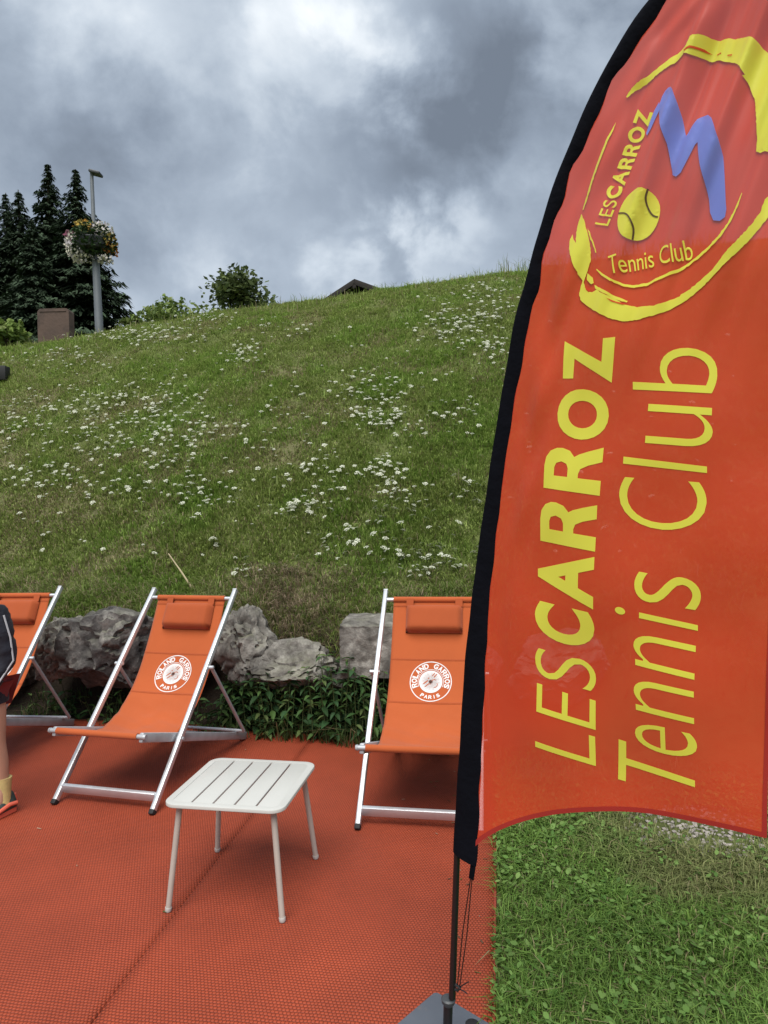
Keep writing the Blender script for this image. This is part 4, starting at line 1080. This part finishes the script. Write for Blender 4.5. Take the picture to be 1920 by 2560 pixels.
def nettle(x, y, z, H, npair, dark=False):
    o = empty('nettle_plant', (x, y, z), random.uniform(-.6, .6))
    tag(o, 'green nettle plant with pointed leaves growing in front of the boulders' if not dark else 'dark weed growing under the boulders left of the middle deck chair', 'nettle',
        'nettles in front of the boulders' if not dark else 'weeds under the left boulders')
    me, bx_, by_ = random.choice(STEMS); s = link('stem', me, None, o); s.scale = (1, 1, H)
    az = random.uniform(0, 3.14)
    for k in range(npair):
        f = .16 + .84 * k / (npair - 1); az += 1.57 + random.uniform(-.3, .3)
        for q in (0, 1):
            l = link('leaf', random.choice(LEAVES), None, o)
            g = f * f * .6 + f * .4
            l.location = (bx_ * g, by_ * g, H * f)
            l.rotation_euler = (random.uniform(-.55, .25) + (.3 if k == npair - 1 else 0), random.uniform(-.3, .3), az + math.pi * q + random.uniform(-.25, .25))
            sc = random.uniform(.55, 1.2) * (1.0 - .35 * (f - .3)); l.scale = (sc, sc, sc)
_k = 0
while _k < 105:
    x = random.uniform(-1.20, -.02); y = float(yb(x)) + random.uniform(-.06, .24)
    hmax = .27 + .20 * vn(x, y, .3, 141) + .10 * min(1, max(0, (x + 1.15) / .4))
    nettle(x, y, float(hill(x, y)), float(hmax) * random.uniform(.85, 1.15), 7); _k += 1
for k in range(46):
    x = random.uniform(-2.75, -1.15); y = float(yb(x)) + random.uniform(-.02, .30); nettle(x, y, float(hill(x, y)), random.uniform(.10, .24), 3, True)

# ------------------------------------------------------------------ flowers
def flower_mesh():
    """flat white umbel of many small florets on a stem"""
    bm = bmesh.new()
    return bm
def umbel(n, Rr, rs):
    V, F, C = [], [], []
    for k in range(n):
        r = Rr * math.sqrt((k + .5) / n); a = k * 2.4 + rs.uniform(-.3, .3); c = Vector((r * math.cos(a), r * math.sin(a), -.35 * r * r / Rr + rs.uniform(-.1, .1) * Rr)); s = Rr * .30 * rs.uniform(.7, 1.15)
        i0 = len(V); m = 5
        for j in range(m): t = 6.283 * j / m + a; V.append((c.x + s * math.cos(t), c.y + s * math.sin(t), c.z + rs.uniform(-.12, .12) * s))
        F.append(tuple(range(i0, i0 + m))); w = rs.uniform(.48, .66); C += [(w * .97, w, w * .80)] * m
    return V, F, C
def flower_geo(seed):
    rs = random.Random(seed); V, F, C = umbel(12, .034, rs)
    i0 = len(V); bx_, by_ = rs.uniform(-.05, .05), rs.uniform(-.05, .03); w = .0022
    for p in ((-w, 0, -.01), (w, 0, -.01), (w, 0, .0), (-w, 0, .0)): pass
    H = .16
    V = [(x + bx_, y + by_, z + H) for x, y, z in V]
    V += [(-w, 0, -.01), (w, 0, -.01), (bx_ + w, by_, H - .006), (bx_ - w, by_, H - .006), (0, -w, -.01), (0, w, -.01), (bx_, by_ + w, H - .006), (bx_, by_ - w, H - .006)]
    F += [(i0, i0 + 1, i0 + 2, i0 + 3), (i0 + 4, i0 + 5, i0 + 6, i0 + 7)]; C += [(.08, .11, .035)] * 8
    return V, F, C
FG = [flower_geo(k) for k in range(6)]
def build_flowers():
    spots = []
    CL = [(330, 1075, 230, 70, 110), (200, 1010, 200, 45, 60), (430, 1010, 120, 60, 40), (90, 1195, 120, 55, 32), (420, 1150, 120, 50, 30), (600, 895, 60, 25, 36), (930, 985, 110, 50, 52), (940, 1050, 60, 25, 16),
          (1130, 825, 110, 50, 110), (1200, 740, 120, 40, 60), (420, 830, 200, 25, 60), (1230, 780, 60, 55, 40), (1225, 885, 40, 30, 18), (975, 1185, 55, 35, 18), (1000, 1265, 70, 50, 22), (1170, 1245, 60, 40, 20), (740, 1285, 80, 28, 16), (500, 1255, 110, 60, 22), (1070, 1415, 100, 50, 44), (880, 1370, 130, 60, 22), (780, 1180, 120, 50, 22), (1000, 1080, 110, 50, 20),
          (620, 1440, 60, 30, 8), (530, 1372, 20, 12, 4), (330, 850, 140, 20, 70), (520, 800, 60, 12, 22), (150, 905, 150, 30, 40), (700, 830, 120, 40, 18), (60, 1060, 80, 60, 24), (300, 1230, 160, 40, 22), (880, 1300, 120, 70, 18), (1150, 1060, 70, 60, 14), (640, 1040, 220, 90, 26)]
    for cx, cy, sx, sy, n in CL:
        for _ in range(int(n * 1.9)): spots.append((random.gauss(cx, sx * .5), random.gauss(cy, sy * .55)))
    for _ in range(230): spots.append((random.uniform(-150, 1320), random.uniform(800, 1440)))
    for _ in range(60): spots.append((random.uniform(1300, 1900), random.uniform(760, 1400)))
    P = []
    for px, py in spots:
        if py > 1462: continue
        p = hit(px, py)
        if p is not None and p[1] < YC + .1: P.append(p)
    P.sort(key=lambda p: p[1])
    mes = []
    for V, F, C in FG:
        me = bpy.data.meshes.new('white_flower'); me.from_pydata(V, [], F); me.update()
        ca = me.color_attributes.new('tint', 'FLOAT_COLOR', 'POINT'); ca.data.foreach_set('color', np.c_[np.array(C), np.ones(len(C))].astype(np.float32).ravel())
        me.materials.append(m_petal); mes.append(me)
    for p in P[:298]:
        o = link('white_flower', random.choice(mes), None); o.location = p; s = random.uniform(.32, .85); hz = random.uniform(.5, 1.0)
        o.scale = (s, s, s * hz); o.rotation_euler = (random.uniform(.1, .75), random.uniform(-.3, .3), random.uniform(0, 6.28))
        tag(o, 'white umbel wildflower on a thin stem in the hillside grass', 'flower', 'white wildflowers on the hillside')
    VV, FF, CC = [], {4: [], 5: []}, []; n0 = 0
    for p in P[298:]:
        for rep in range(1):
            V, F, C = random.choice(FG); s = random.uniform(.28, .85); a = random.uniform(0, 6.28); ca, sa = math.cos(a), math.sin(a)
            V = np.array(V); tl = random.uniform(.15, .8)
            x = (V[:, 0] * ca - V[:, 1] * sa) * s; y = (V[:, 0] * sa + V[:, 1] * ca) * s; z = V[:, 2] * s * .8
            VV.append(np.c_[x + p[0], y * math.cos(tl) - z * math.sin(tl) + p[1], y * math.sin(tl) + z * math.cos(tl) + p[2]]); CC.append(np.array(C))
            for f in F: FF[len(f)].append([i + n0 for i in f])
            n0 += len(V)
    o = mesh_np('distant_flowers', np.concatenate(VV), [np.array(FF[4]), np.array(FF[5])], m_petal, cols=np.concatenate(CC))
    tag(o, 'many small white wildflowers scattered over the upper hillside', 'flowers', kind='stuff')
build_flowers()

# pale dry stalk leaning above the middle deck chair
p0 = hit(487, 1474); p0 = p0 if p0 is not None else at(487, 1474, 5.7)
o = tube_obj('dry_stalk', [Vector(p0) - Vector((0, 0, .03)), Vector(at(455, 1432, p0[1] + .02)), Vector(at(421, 1384, p0[1] + .05))], [.009, .007, .005], m_straw, None, 7)
tag(o, 'pale dry stalk leaning in the grass above the middle deck chair', 'stalk')

# ------------------------------------------------------------------ lamp post and flower basket
YL = 14.4
def make_lamp():
    b = at(249, 850, YL); b[2] = float(hill(b[0], YL)) - .02
    t1 = at(234, 552, YL); t2 = at(229, 434, YL)
    root = empty('lamp_post', tuple(b)); tag(root, 'tall grey street lamp post with flower basket on the crest', 'street lamp')
    L = lambda p: Vector(p) - Vector(b)
    tube_obj('lower_pole', [L(b), L(at(248, 820, YL)), L(at(236, 585, YL))], [.088, .082, .064], m_post, root, 16)
    tube_obj('upper_pole', [L(at(236, 585, YL)), L(t1), L(t2)], [.048, .041, .036], m_post, root, 14)
    bm = bmesh.new(); bmesh.ops.create_cone(bm, segments=14, radius1=.085, radius2=.06, depth=.08, matrix=Matrix.Translation(L(at(236, 585, YL))), cap_ends=True); bm_obj('joint_collar', bm, m_post, root)
    a = L(at(229, 437, YL)); bar_obj('lamp_arm', a, L(at(232, 431, YL)), .06, .05, m_lampdark, root)
    bar_obj('lamp_head', L(at(226, 430, YL)), L(at(253, 437, YL)), .22, .055, m_lampdark, root, .015)
    return root
make_lamp()
def scatter_leaves(n, cen, rad, shell, size, cols, rs, squash=1.0, jit=.5, aspect=1.7):
    """small leaf-shaped faces spread through an ellipsoid"""
    d = rs.normal(size=(n, 3)); d /= np.linalg.norm(d, axis=1)[:, None]
    r = (1 - shell * rs.random(n) ** 1.3)
    P = cen + d * r[:, None] * rad
    az = rs.random(n) * 6.283; t = rs.normal(0, jit, n); s = size * (.6 + .8 * rs.random(n))
    ux = np.c_[np.cos(az) * np.cos(t), np.sin(az) * np.cos(t), np.sin(t)] * (s * aspect / 2)[:, None]
    w = rs.normal(size=(n, 3)); vy = np.cross(ux, w); vy /= np.linalg.norm(vy, axis=1)[:, None]; vy *= (s / 2)[:, None]
    V = np.stack([P - ux, P + vy * .9, P + ux, P - vy * .9], 1)
    c = cols[rs.integers(0, len(cols), n)] * (.7 + .6 * rs.random((n, 1)))
    return V.reshape(-1, 3), np.repeat(c, 4, 0)
def leaf_obj(name, parts, mat, parent):
    V = np.concatenate([p[0] for p in parts]); C = np.concatenate([p[1] for p in parts]); F = np.arange(len(V)).reshape(-1, 4)
    return mesh_np(name, V, F, mat, parent, cols=C)
def make_basket():
    c = at(233, 606, YL); root = empty('flower_basket', tuple(c))
    tag(root, 'round flower basket of yellow, white and pink blossoms hung round the lamp post', 'flower basket')
    rs = np.random.default_rng(5)
    bm = bmesh.new(); prof_ = [(.10, -.20), (.30, -.16), (.36, .02), (.34, .04), (.11, .03)]; rings = [[bm.verts.new((r * math.cos(6.283 * k / 24), r * math.sin(6.283 * k / 24), z)) for k in range(24)] for r, z in prof_]
    for a, b in zip(rings, rings[1:]):
        for k in range(24): bm.faces.new((a[k], a[(k + 1) % 24], b[(k + 1) % 24], b[k]))
    bm_obj('bowl', bm, m_lampdark, root)
    dg = np.array([(.02, .045, .012), (.035, .07, .02), (.015, .03, .012)])
    leaf_obj('foliage', [scatter_leaves(1500, np.array([0, 0, 0.]), np.array([.47, .47, .40]), .6, .06, dg, rs)], m_leaf, root)
    def bl(n, cen, rad, col, sz=.055): return scatter_leaves(n, np.array(cen), np.array(rad), .35, sz, np.array(col), rs, aspect=1.15, jit=.9)
    Y = [(.50, .34, .06), (.46, .25, .05), (.55, .45, .14)]; Wt = [(.66, .63, .52), (.58, .56, .47), (.60, .56, .58)]; Pk = [(.50, .22, .30), (.45, .15, .26), (.6, .4, .42)]; Or = [(.40, .13, .03), (.46, .20, .04)]
    b1 = leaf_obj('yellow_blossoms', [bl(190, (-.12, 0, .26), (.26, .34, .18), Y), bl(60, (.36, 0, .0), (.12, .3, .22), Y), bl(45, (.36, 0, -.16), (.13, .25, .14), Or)], m_petal, root)
    b2 = leaf_obj('white_blossoms', [bl(330, (-.33, -.05, -.12), (.20, .32, .32), Wt), bl(190, (.24, -.05, .20), (.20, .3, .18), Wt), bl(80, (.26, -.05, -.38), (.18, .2, .09), Wt), bl(70, (-.12, -.1, -.36), (.2, .2, .1), Wt)], m_petal, root)
    b3 = leaf_obj('pink_blossoms', [bl(90, (-.42, 0, .10), (.14, .25, .16), Pk)], m_petal, root)
    for b in (b1, b2, b3): b['kind'] = 'stuff'
make_basket()

# brown block at the left end of the crest
def make_block():
    y = 13.9; a = at(100, 858, y); b = at(183, 858, y); t = at(142, 775, y); z0 = float(min(hill(a[0], y), hill(b[0], y))) - .1
    w = (b[0] - a[0]) * .94; h = t[2] - z0; cx = (a[0] + b[0]) / 2
    root = empty('brown_block', (cx, y, z0)); tag(root, 'squat brown block with rounded top corners beside the lamp post', 'block')
    bm = bmesh.new(); pts = []
    r = .07
    pts += [(-w / 2, 0), (w / 2, 0)]
    for k in range(7): t_ = R(90 * k / 6); pts.append((w / 2 - r + r * math.cos(t_), h - r + r * math.sin(t_)))
    for k in range(7): t_ = R(90 + 90 * k / 6); pts.append((-w / 2 + r + r * math.cos(t_), h - r + r * math.sin(t_) - .02 * k / 6))
    f = [bm.verts.new((p[0], -.12, p[1])) for p in pts]; g = [bm.verts.new((p[0], .12, p[1])) for p in pts]
    bm.faces.new(f); bm.faces.new(g[::-1])
    for i in range(len(pts)): j = (i + 1) % len(pts); bm.faces.new((f[i], g[i], g[j], f[j]))
    bm_obj('body', bm, m_brown, root, angle=30)
    bm = bmesh.new(); add_bar(bm, (-w / 2 + .05, -.121, h - .06), (w / 2 - .05, -.121, h - .06), .02, .012, .003); bm_obj('top_ledge', bm, m_brown, root)
make_block()

# small black box on the hillside at the left edge
def make_box():
    p = hit(2, 955); p = at(2, 955, 8.6) if p is None else p
    y = p[1]; c = at(-2, 934, y); root = empty('black_floodlight', (p[0], p[1], p[2])); tag(root, 'small black box on a stake at the left edge of the hillside', 'floodlight')
    L = Vector(c) - Vector(p); s = y / FPX
    bm = bmesh.new(); add_bar(bm, L + Vector((-30 * s, 0, 0)), L + Vector((22 * s, 0, 0)), .16, 36 * s, .02); bm_obj('housing', bm, m_cap, root)
    tube_obj('stake', [(L.x - .02, 0, -.08), (L.x - .02, 0, L.z - .05)], .012, m_cap, root, 8)
make_box()

# ------------------------------------------------------------------ trees and shrubs
def spruce(px, ptop, y, zb, spread, seed, label):
    top = at(px, ptop, y); H = top[2] - zb; rs = np.random.default_rng(seed)
    root = empty('spruce_tree', (top[0], y, zb)); tag(root, label, 'tree', 'dark spruces beyond the crest')
    tube_obj('trunk', [(0, 0, -.3), (0, 0, H * .6), (0, 0, H * .985)], [H * .014, H * .008, .03], m_bark, root, 8)
    Vs, Cs = [], []
    z = H * .06
    while z < H * .985:
        f = 1 - z / H; Rm = spread * H * (f ** .95) * (.78 + .44 * rs.random()) + .05
        nb = int(9 + 13 * f)
        for k in range(nb):
            a = rs.random() * 6.283; r = Rm * (.65 + .45 * rs.random()); droop = (.35 + .25 * rs.random()) * r * (.45 + f * .6)
            m = max(3, int(r / .28)); t = (np.arange(m) + .6) / m
            q = 8
            tt = np.repeat(t, q); n = len(tt)
            x = np.cos(a) * r * tt; yy = np.sin(a) * r * tt; zz = z - droop * tt ** 1.4 + .18 * r * np.maximum(0, tt - .8) * 2
            side = rs.normal(0, .16, n) * r * (1.15 - tt) ** .7 * .9; hang = -np.abs(rs.normal(0, .12, n)) * (.6 + f)
            P = np.c_[x - np.sin(a) * side, yy + np.cos(a) * side, zz + hang * .8]
            s = (.20 + .22 * rs.random(n)) * (.75 + .6 * f) * min(1., .40 + .30 * Rm); an = a + rs.normal(0, .7, n)
            ux = np.c_[np.cos(an), np.sin(an), -.45 - .4 * rs.random(n)] * s[:, None]; vy = np.c_[-np.sin(an), np.cos(an), rs.normal(0, .3, n)] * (s * .36)[:, None]
            Vs.append(np.stack([P - ux * .5 - vy * .6, P - ux * .5 + vy * .6, P + ux * .35 + vy * .6, P + ux], 1).reshape(-1, 3))
            col = np.array([.027, .043, .024]) * (.55 + .9 * rs.random((n, 1))) * (1 + .5 * (tt[:, None] > .85))
            Cs.append(np.repeat(col, 4, 0))
        z += H * .010 + .12 * f
    V = np.concatenate(Vs); C = np.concatenate(Cs)
    mesh_np('crown', V, np.arange(len(V)).reshape(-1, 4), m_needle, root, cols=C)
spruce(118, 398, 47, 1.6, .30, 1, 'tallest dark spruce, left of the lamp post')
spruce(188, 410, 45, 1.6, .32, 2, 'dark spruce directly behind the lamp post and flower basket')
spruce(45, 462, 50, 1.6, .30, 3, 'shorter dark spruce near the left edge behind the brown block')
spruce(14, 470, 53, 1.6, .27, 5, 'dark spruce cut by the left edge of the photo')
spruce(80, 540, 43, 1.6, .34, 6, 'lower dark spruce filling the gap between two taller ones')
spruce(-70, 430, 48, 1.6, .27, 4, 'dark spruce standing just outside the left edge')

def bush(name, cat, label, px, py, wpx, hpx, y, seed, cols, lsize, n, lobes=6, stems=4):
    c = at(px, py, y); w = wpx / FPX * y; h = hpx / FPX * y; rs = np.random.default_rng(seed)
    zg = min(float(hill(c[0], y)), c[2] - h / 2)
    root = empty(name, (c[0], y, zg)); tag(root, label, cat)
    H = c[2] + h / 2 - zg
    for k in range(stems):
        a = rs.random() * 6.283; r = w * .3 * rs.random()
        tube_obj('stem', [(0, 0, -.05), (math.cos(a) * r * .4, math.sin(a) * r * .4, H * .45), (math.cos(a) * r, math.sin(a) * r, H * .85)], [.03, .02, .008], m_bark, root, 6)
    parts = []
    zc = c[2] - zg
    for k in range(lobes):
        a = rs.random() * 6.283; r = w * .30 * math.sqrt(rs.random()); q = rs.random()
        cen = np.array([math.cos(a) * r * 1.15, math.sin(a) * r, zc + (q - .5) * h * .55]); rr = (.22 + .12 * rs.random()) * np.array([w, w * .9, h * 1.1])
        parts.append(scatter_leaves(n // lobes, cen, rr, .75, lsize, cols, rs))
    # loose shoots that break the outline
    for k in range(lobes * 2):
        a = rs.random() * 6.283; r = w * .36 * rs.random(); top = zc + h * (.28 + .26 * rs.random()); cen = np.array([math.cos(a) * r, math.sin(a) * r, top - h * .1])
        parts.append(scatter_leaves(max(10, n // lobes // 9), cen, np.array([w * .05, w * .05, h * .18]), .9, lsize, cols, rs))
    leaf_obj('crown', parts, m_leaf, root)
dk = np.array([(.075, .105, .036), (.100, .135, .045), (.050, .075, .028), (.150, .190, .065)])
lt = np.array([(.13, .19, .045), (.17, .23, .06), (.10, .15, .04), (.20, .25, .08)])
bush('round_shrub', 'shrub', 'dark green bushy shrub on the skyline in the middle of the crest', 600, 742, 160, 112, 14.6, 21, dk, .075, 1500, 12)
bush('low_shrub', 'shrub', 'low light green bush on the crest right of the spruces', 425, 790, 180, 66, 14.2, 22, lt * 1.15, .06, 1300, 11, 3)
bush('leafy_bush', 'shrub', 'bright yellow green bush at the left edge below the spruces', 28, 850, 120, 85, 14.0, 23, lt * 1.35, .085, 1100, 7, 3)
bush('low_shrub', 'shrub', 'tiny light green bush beside the foot of the lamp post', 330, 812, 60, 36, 14.0, 24, lt * .75, .06, 350, 5, 2)

# ------------------------------------------------------------------ chalet behind the crest
def make_chalet():
    y = 30.0; ap = at(886, 697, y); rz = R(-20)
    root = empty('chalet', (ap[0], y, 3.0), rz); tag(root, 'dark gabled chalet roof peeping over the hill crest', 'house')
    H = ap[2] - 3.0; half = 5.4; pitch = math.tan(R(25)); L = 9.0
    he = H - half * pitch
    bm = bmesh.new(); hw = half - .8
    pts = [(-hw, 0), (hw, 0), (hw, he + .8 * pitch - .25), (0, H - .3), (-hw, he + .8 * pitch - .25)]
    f = [bm.verts.new((p[0], .9, p[1] + 0)) for p in pts]; g = [bm.verts.new((p[0], L, p[1])) for p in pts]
    bm.faces.new(f); bm.faces.new(g[::-1])
    for i in range(5): j = (i + 1) % 5; bm.faces.new((f[i], g[i], g[j], f[j]))
    bm_obj('wall', bm, m_wood, root, smooth=False)
    for sx in (-1, 1):
        bm = bmesh.new()
        n = Vector((sx * pitch, 0, 1)).normalized() * .16
        q = [Vector((0, 0, H)), Vector((sx * half, 0, he)), Vector((sx * half, L + .9, he)), Vector((0, L + .9, H))]
        a = [bm.verts.new(p) for p in q]; b = [bm.verts.new(p - n) for p in q]
        bm.faces.new(a); bm.faces.new(b[::-1])
        for i in range(4): j = (i + 1) % 4; bm.faces.new((a[i], b[i], b[j], a[j]))
        r = bm_obj('roof', bm, m_roof, root, smooth=False)
        bar_obj('barge_board', (0, -.03, H - .14), (sx * half, -.03, he - .14), .05, .22, m_wood, r, .01)
    bar_obj('ridge_beam', (0, -.05, H - .32), (0, L, H - .32), .16, .2, m_wood, root)
    for sx in (-1, 1): bar_obj('purlin', (sx * half * .55, -.05, H - half * .55 * pitch - .34), (sx * half * .55, L, H - half * .55 * pitch - .34), .14, .18, m_wood, root)
make_chalet()

# ------------------------------------------------------------------ person at the left edge
def skin_mesh(name, joints, bones, mat, parent, sub=2):
    """joints: name -> (pos, radius); one continuous surface grown on the bones"""
    me = bpy.data.meshes.new(name); keys = list(joints); idx = {k: i for i, k in enumerate(keys)}
    me.from_pydata([joints[k][0] for k in keys], [(idx[a], idx[b]) for a, b in bones], []); me.update()
    o = bpy.data.objects.new(name, me); COL.objects.link(o)
    md = o.modifiers.new('skin', 'SKIN'); md.use_smooth_shade = True
    for i, k in enumerate(keys):
        r = joints[k][1]; me.skin_vertices[0].data[i].radius = r if hasattr(r, '__len__') else (r, r); me.skin_vertices[0].data[i].use_root = (i == 0)
    sb = o.modifiers.new('sub', 'SUBSURF'); sb.levels = sub; sb.render_levels = sub
    dg = bpy.context.evaluated_depsgraph_get(); m2 = bpy.data.meshes.new_from_object(o.evaluated_get(dg))
    bpy.data.objects.remove(o); m2.name = name
    m2.polygons.foreach_set('use_smooth', [True] * len(m2.polygons)); m2.materials.clear()
    return link(name, m2, mat, parent)
def make_person():
    base = Vector((-2.135, 3.62, 0)); yaw = R(-30)              # faces the camera, turned to the left of the picture
    root = empty('person', base, yaw); tag(root, 'person in navy jacket with bare shins, yellow socks and bright trainers at the left edge', 'person')
    # local frame: x = the person's left (right in the picture), -y = forward
    J = {'pelvis': ((0, 0, .70), (.115, .09)), 'waist': ((0, .0, .82), (.10, .08)), 'chest': ((0, .0, .97), (.12, .09)), 'neckb': ((0, .0, 1.10), .05), 'neck': ((0, -.01, 1.16), .042), 'head': ((0, -.02, 1.25), (.068, .082)), 'crown': ((0, -.01, 1.34), (.058, .066))}
    Bn = [('pelvis', 'waist'), ('waist', 'chest'), ('chest', 'neckb'), ('neckb', 'neck'), ('neck', 'head'), ('head', 'crown')]
    for s, sx in (('l', 1), ('r', -1)):
        st = .02 if sx > 0 else -.10
        J['hip' + s] = ((sx * .075, 0, .66), .078); J['thigh' + s] = ((sx * .082, st * .3, .53), .067); J['knee' + s] = ((sx * .088, st * .7, .385), .046); J['calf' + s] = ((sx * .09, st + .012, .28), .043); J['ank' + s] = ((sx * .09, st + .02, .085), .029)
        J['heel' + s] = ((sx * .09, st + .04, .035), .028); J['ball' + s] = ((sx * .10, st - .09, .028), (.032, .022)); J['toe' + s] = ((sx * .105, st - .15, .022), (.026, .016))
        J['sh' + s] = ((sx * .150, .0, 1.065), .048); J['ua' + s] = ((sx * .178, .02, .95), .038); J['el' + s] = ((sx * .190, .03, .83), .031); J['fa' + s] = ((sx * .168, -.03, .73), .025); J['wr' + s] = ((sx * .155, -.075, .655), .020); J['palm' + s] = ((sx * .14, -.095, .60), (.026, .014))
        Bn += [('pelvis', 'hip' + s), ('hip' + s, 'thigh' + s), ('thigh' + s, 'knee' + s), ('knee' + s, 'calf' + s), ('calf' + s, 'ank' + s), ('ank' + s, 'heel' + s), ('ank' + s, 'ball' + s), ('ball' + s, 'toe' + s),
               ('chest', 'sh' + s), ('sh' + s, 'ua' + s), ('ua' + s, 'el' + s), ('el' + s, 'fa' + s), ('fa' + s, 'wr' + s), ('wr' + s, 'palm' + s)]
        for q, (ox, ln) in enumerate(((-.022, .055), (-.007, .064), (.008, .060), (.022, .046))):
            b = Vector(J['palm' + s][0]) + Vector((ox * .5, ox, -.014)); 
            J['f%d%s' % (q, s)] = (tuple(b + Vector((-sx * .006, -.006, -ln * .5))), .0075); J['g%d%s' % (q, s)] = (tuple(b + Vector((-sx * .018, -.008, -ln))), .006)
            Bn += [('palm' + s, 'f%d%s' % (q, s)), ('f%d%s' % (q, s), 'g%d%s' % (q, s))]
        w = Vector(J['wr' + s][0]); J['t0' + s] = (tuple(w + Vector((-sx * .02, -.03, -.03))), .009); J['t1' + s] = (tuple(w + Vector((-sx * .028, -.045, -.058))), .007); Bn += [('wr' + s, 't0' + s), ('t0' + s, 't1' + s)]
    skin_mesh('body', J, Bn, m_skin, root)
    # clothes: shells a little wider than the body
    def shell(name, keys, extra, mat, grow):
        Jc = {k: (J[k][0], tuple(np.array(J[k][1] if hasattr(J[k][1], '__len__') else (J[k][1],) * 2) + grow)) for k in keys}; Jc.update(extra)
        return skin_mesh(name, Jc, [b for b in Bn if b[0] in Jc and b[1] in Jc] + [b for b in extra.get('_b', [])] if False else [b for b in Bn if b[0] in Jc and b[1] in Jc], mat, root)
    jk = shell('jacket', ['pelvis', 'waist', 'chest', 'neckb', 'shl', 'ual', 'ell', 'fal', 'shr', 'uar', 'elr', 'far'], {}, m_navy, .016)
    for s, sx in (('l', 1), ('r', -1)):
        pp = [Vector(J[k + s][0]) + Vector((sx * (J[k + s][1] + .013), 0, 0)) for k in ('sh', 'ua', 'el', 'fa')]
        tube_obj('piping', pp, .005, m_sock2, jk, 6)
        w_ = Vector(J['fa' + s][0]); tube_obj('cuff', [w_ + Vector((0, .005, .012)), w_ + Vector((-sx * .008, -.012, -.02))], [.040, .037], m_navy, jk, 14)
    tube_obj('collar', [(0, 0, 1.10), (0, -.002, 1.145)], [.066, .058], m_sock2, jk, 18)
    for v in jk.data.vertices:                 # creases across the sleeves and the body
        p_ = v.co; v.co = p_ + v.normal * (.010 * mnoise.fractal(Vector((p_.x * 9, p_.y * 9, p_.z * 22)), .8, 2.0, 3))
    bm = bmesh.new(); add_tube(bm, [(0, .0, .60), (0, 0, .66), (0, 0, .74)], [.150, .148, .135], 20); o = bm_obj('jacket_hem', bm, m_navy, jk); o.scale = (1.0, .75, 1)
    shell('shorts', ['pelvis', 'hipl', 'thighl', 'hipr', 'thighr'], {}, m_shorts, .008)
    for s, sx in (('l', 1), ('r', -1)):
        a = Vector(J['ank' + s][0]); tube_obj('sock', [a + Vector((0, .004, .11)), a + Vector((0, .002, .05)), a, a + Vector((0, 0, -.03))], [.042, .038, .037, .04], m_sock, root, 14)
        st = J['ank' + s][0][1]
        bm = bmesh.new(); rings = []
        for yy, w, h, z0 in ((.064, .022, .075, .0), (.050, .038, .108, .0), (.015, .043, .106, .0), (-.03, .044, .088, .0), (-.08, .047, .068, .0), (-.125, .044, .054, .0), (-.16, .030, .040, .0), (-.173, .012, .026, .004)):
            rg = []
            for k in range(14):
                t = 6.283 * k / 14; z = (math.sin(t) * .5 + .5); zz = h * z; xx = math.cos(t) * w * (1.0 if z < .5 else 1 - .25 * (z - .5) * 2)
                if zz < .012: zz = .006
                rg.append(bm.verts.new((a.x + xx + sx * .0 + (-yy) * .06 * sx, st + yy, zz)))
            rings.append(rg)
        for r0, r1 in zip(rings, rings[1:]):
            for k in range(14): bm.faces.new((r0[k], r0[(k + 1) % 14], r1[(k + 1) % 14], r1[k]))
        bm.faces.new(rings[0][::-1]); bm.faces.new(rings[-1])
        sh = bm_obj('shoe', bm, m_shoe, root, angle=70)
        bm = bmesh.new()
        out = [(.065, .012), (.053, .033), (.015, .037), (-.03, .039), (-.08, .043), (-.125, .041), (-.160, .028), (-.174, .010)]
        loop = [(a.x + w + (-yy) * .06 * sx, st + yy) for yy, w in out] + [(a.x - w + (-yy) * .06 * sx, st + yy) for yy, w in reversed(out)]
        t0 = [bm.verts.new((x, y, .003)) for x, y in loop]; t1 = [bm.verts.new((x, y, .026)) for x, y in loop]; bm.faces.new(t0[::-1]); bm.faces.new(t1)
        for i in range(len(loop)): j = (i + 1) % len(loop); bm.faces.new((t0[i], t0[j], t1[j], t1[i]))
        bm_obj('sole', bm, m_coral, sh, angle=40)
        bm = bmesh.new(); add_tube(bm, [(a.x + .036, st + .050, .05), (a.x + .040, st + .01, .055), (a.x + .042, st - .06, .035)], .011, 8); bm_obj('side_stripe', bm, m_coral, sh)
        bm = bmesh.new(); add_tube(bm, [(a.x, st + .066, .03), (a.x, st + .060, .088)], [.014, .010], 8); bm_obj('heel_tab', bm, m_coral, sh)
    # head: face and hair
    bm = bmesh.new(); bmesh.ops.create_uvsphere(bm, u_segments=20, v_segments=14, radius=1)
    for v in bm.verts:
        p = v.co; d = 1 + .05 * mnoise.noise(p * 5); v.co = Vector((p.x * .083 * d, p.y * .096 * d + .004, p.z * .088 * d + 1.325))
        if p.y < -.35 and p.z < .35: v.co.y = max(v.co.y, -.045)
    bm_obj('hair', bm, m_hair, root)
    for sx in (-1, 1):
        tube_obj('ear', [(sx * .070, .0, 1.235), (sx * .078, .004, 1.262)], [.010, .014], m_skin, root, 8)
        bm = bmesh.new(); bmesh.ops.create_uvsphere(bm, u_segments=10, v_segments=8, radius=.010, matrix=Matrix.Translation((sx * .028, -.088, 1.268))); bm_obj('eye', bm, m_cap, root)
    tube_obj('nose', [(0, -.092, 1.275), (0, -.108, 1.245), (0, -.098, 1.237)], [.006, .011, .006], m_skin, root, 8)
    tube_obj('mouth', [(-.02, -.090, 1.208), (0, -.096, 1.206), (.02, -.090, 1.208)], .004, m_coral, root, 6)
make_person()
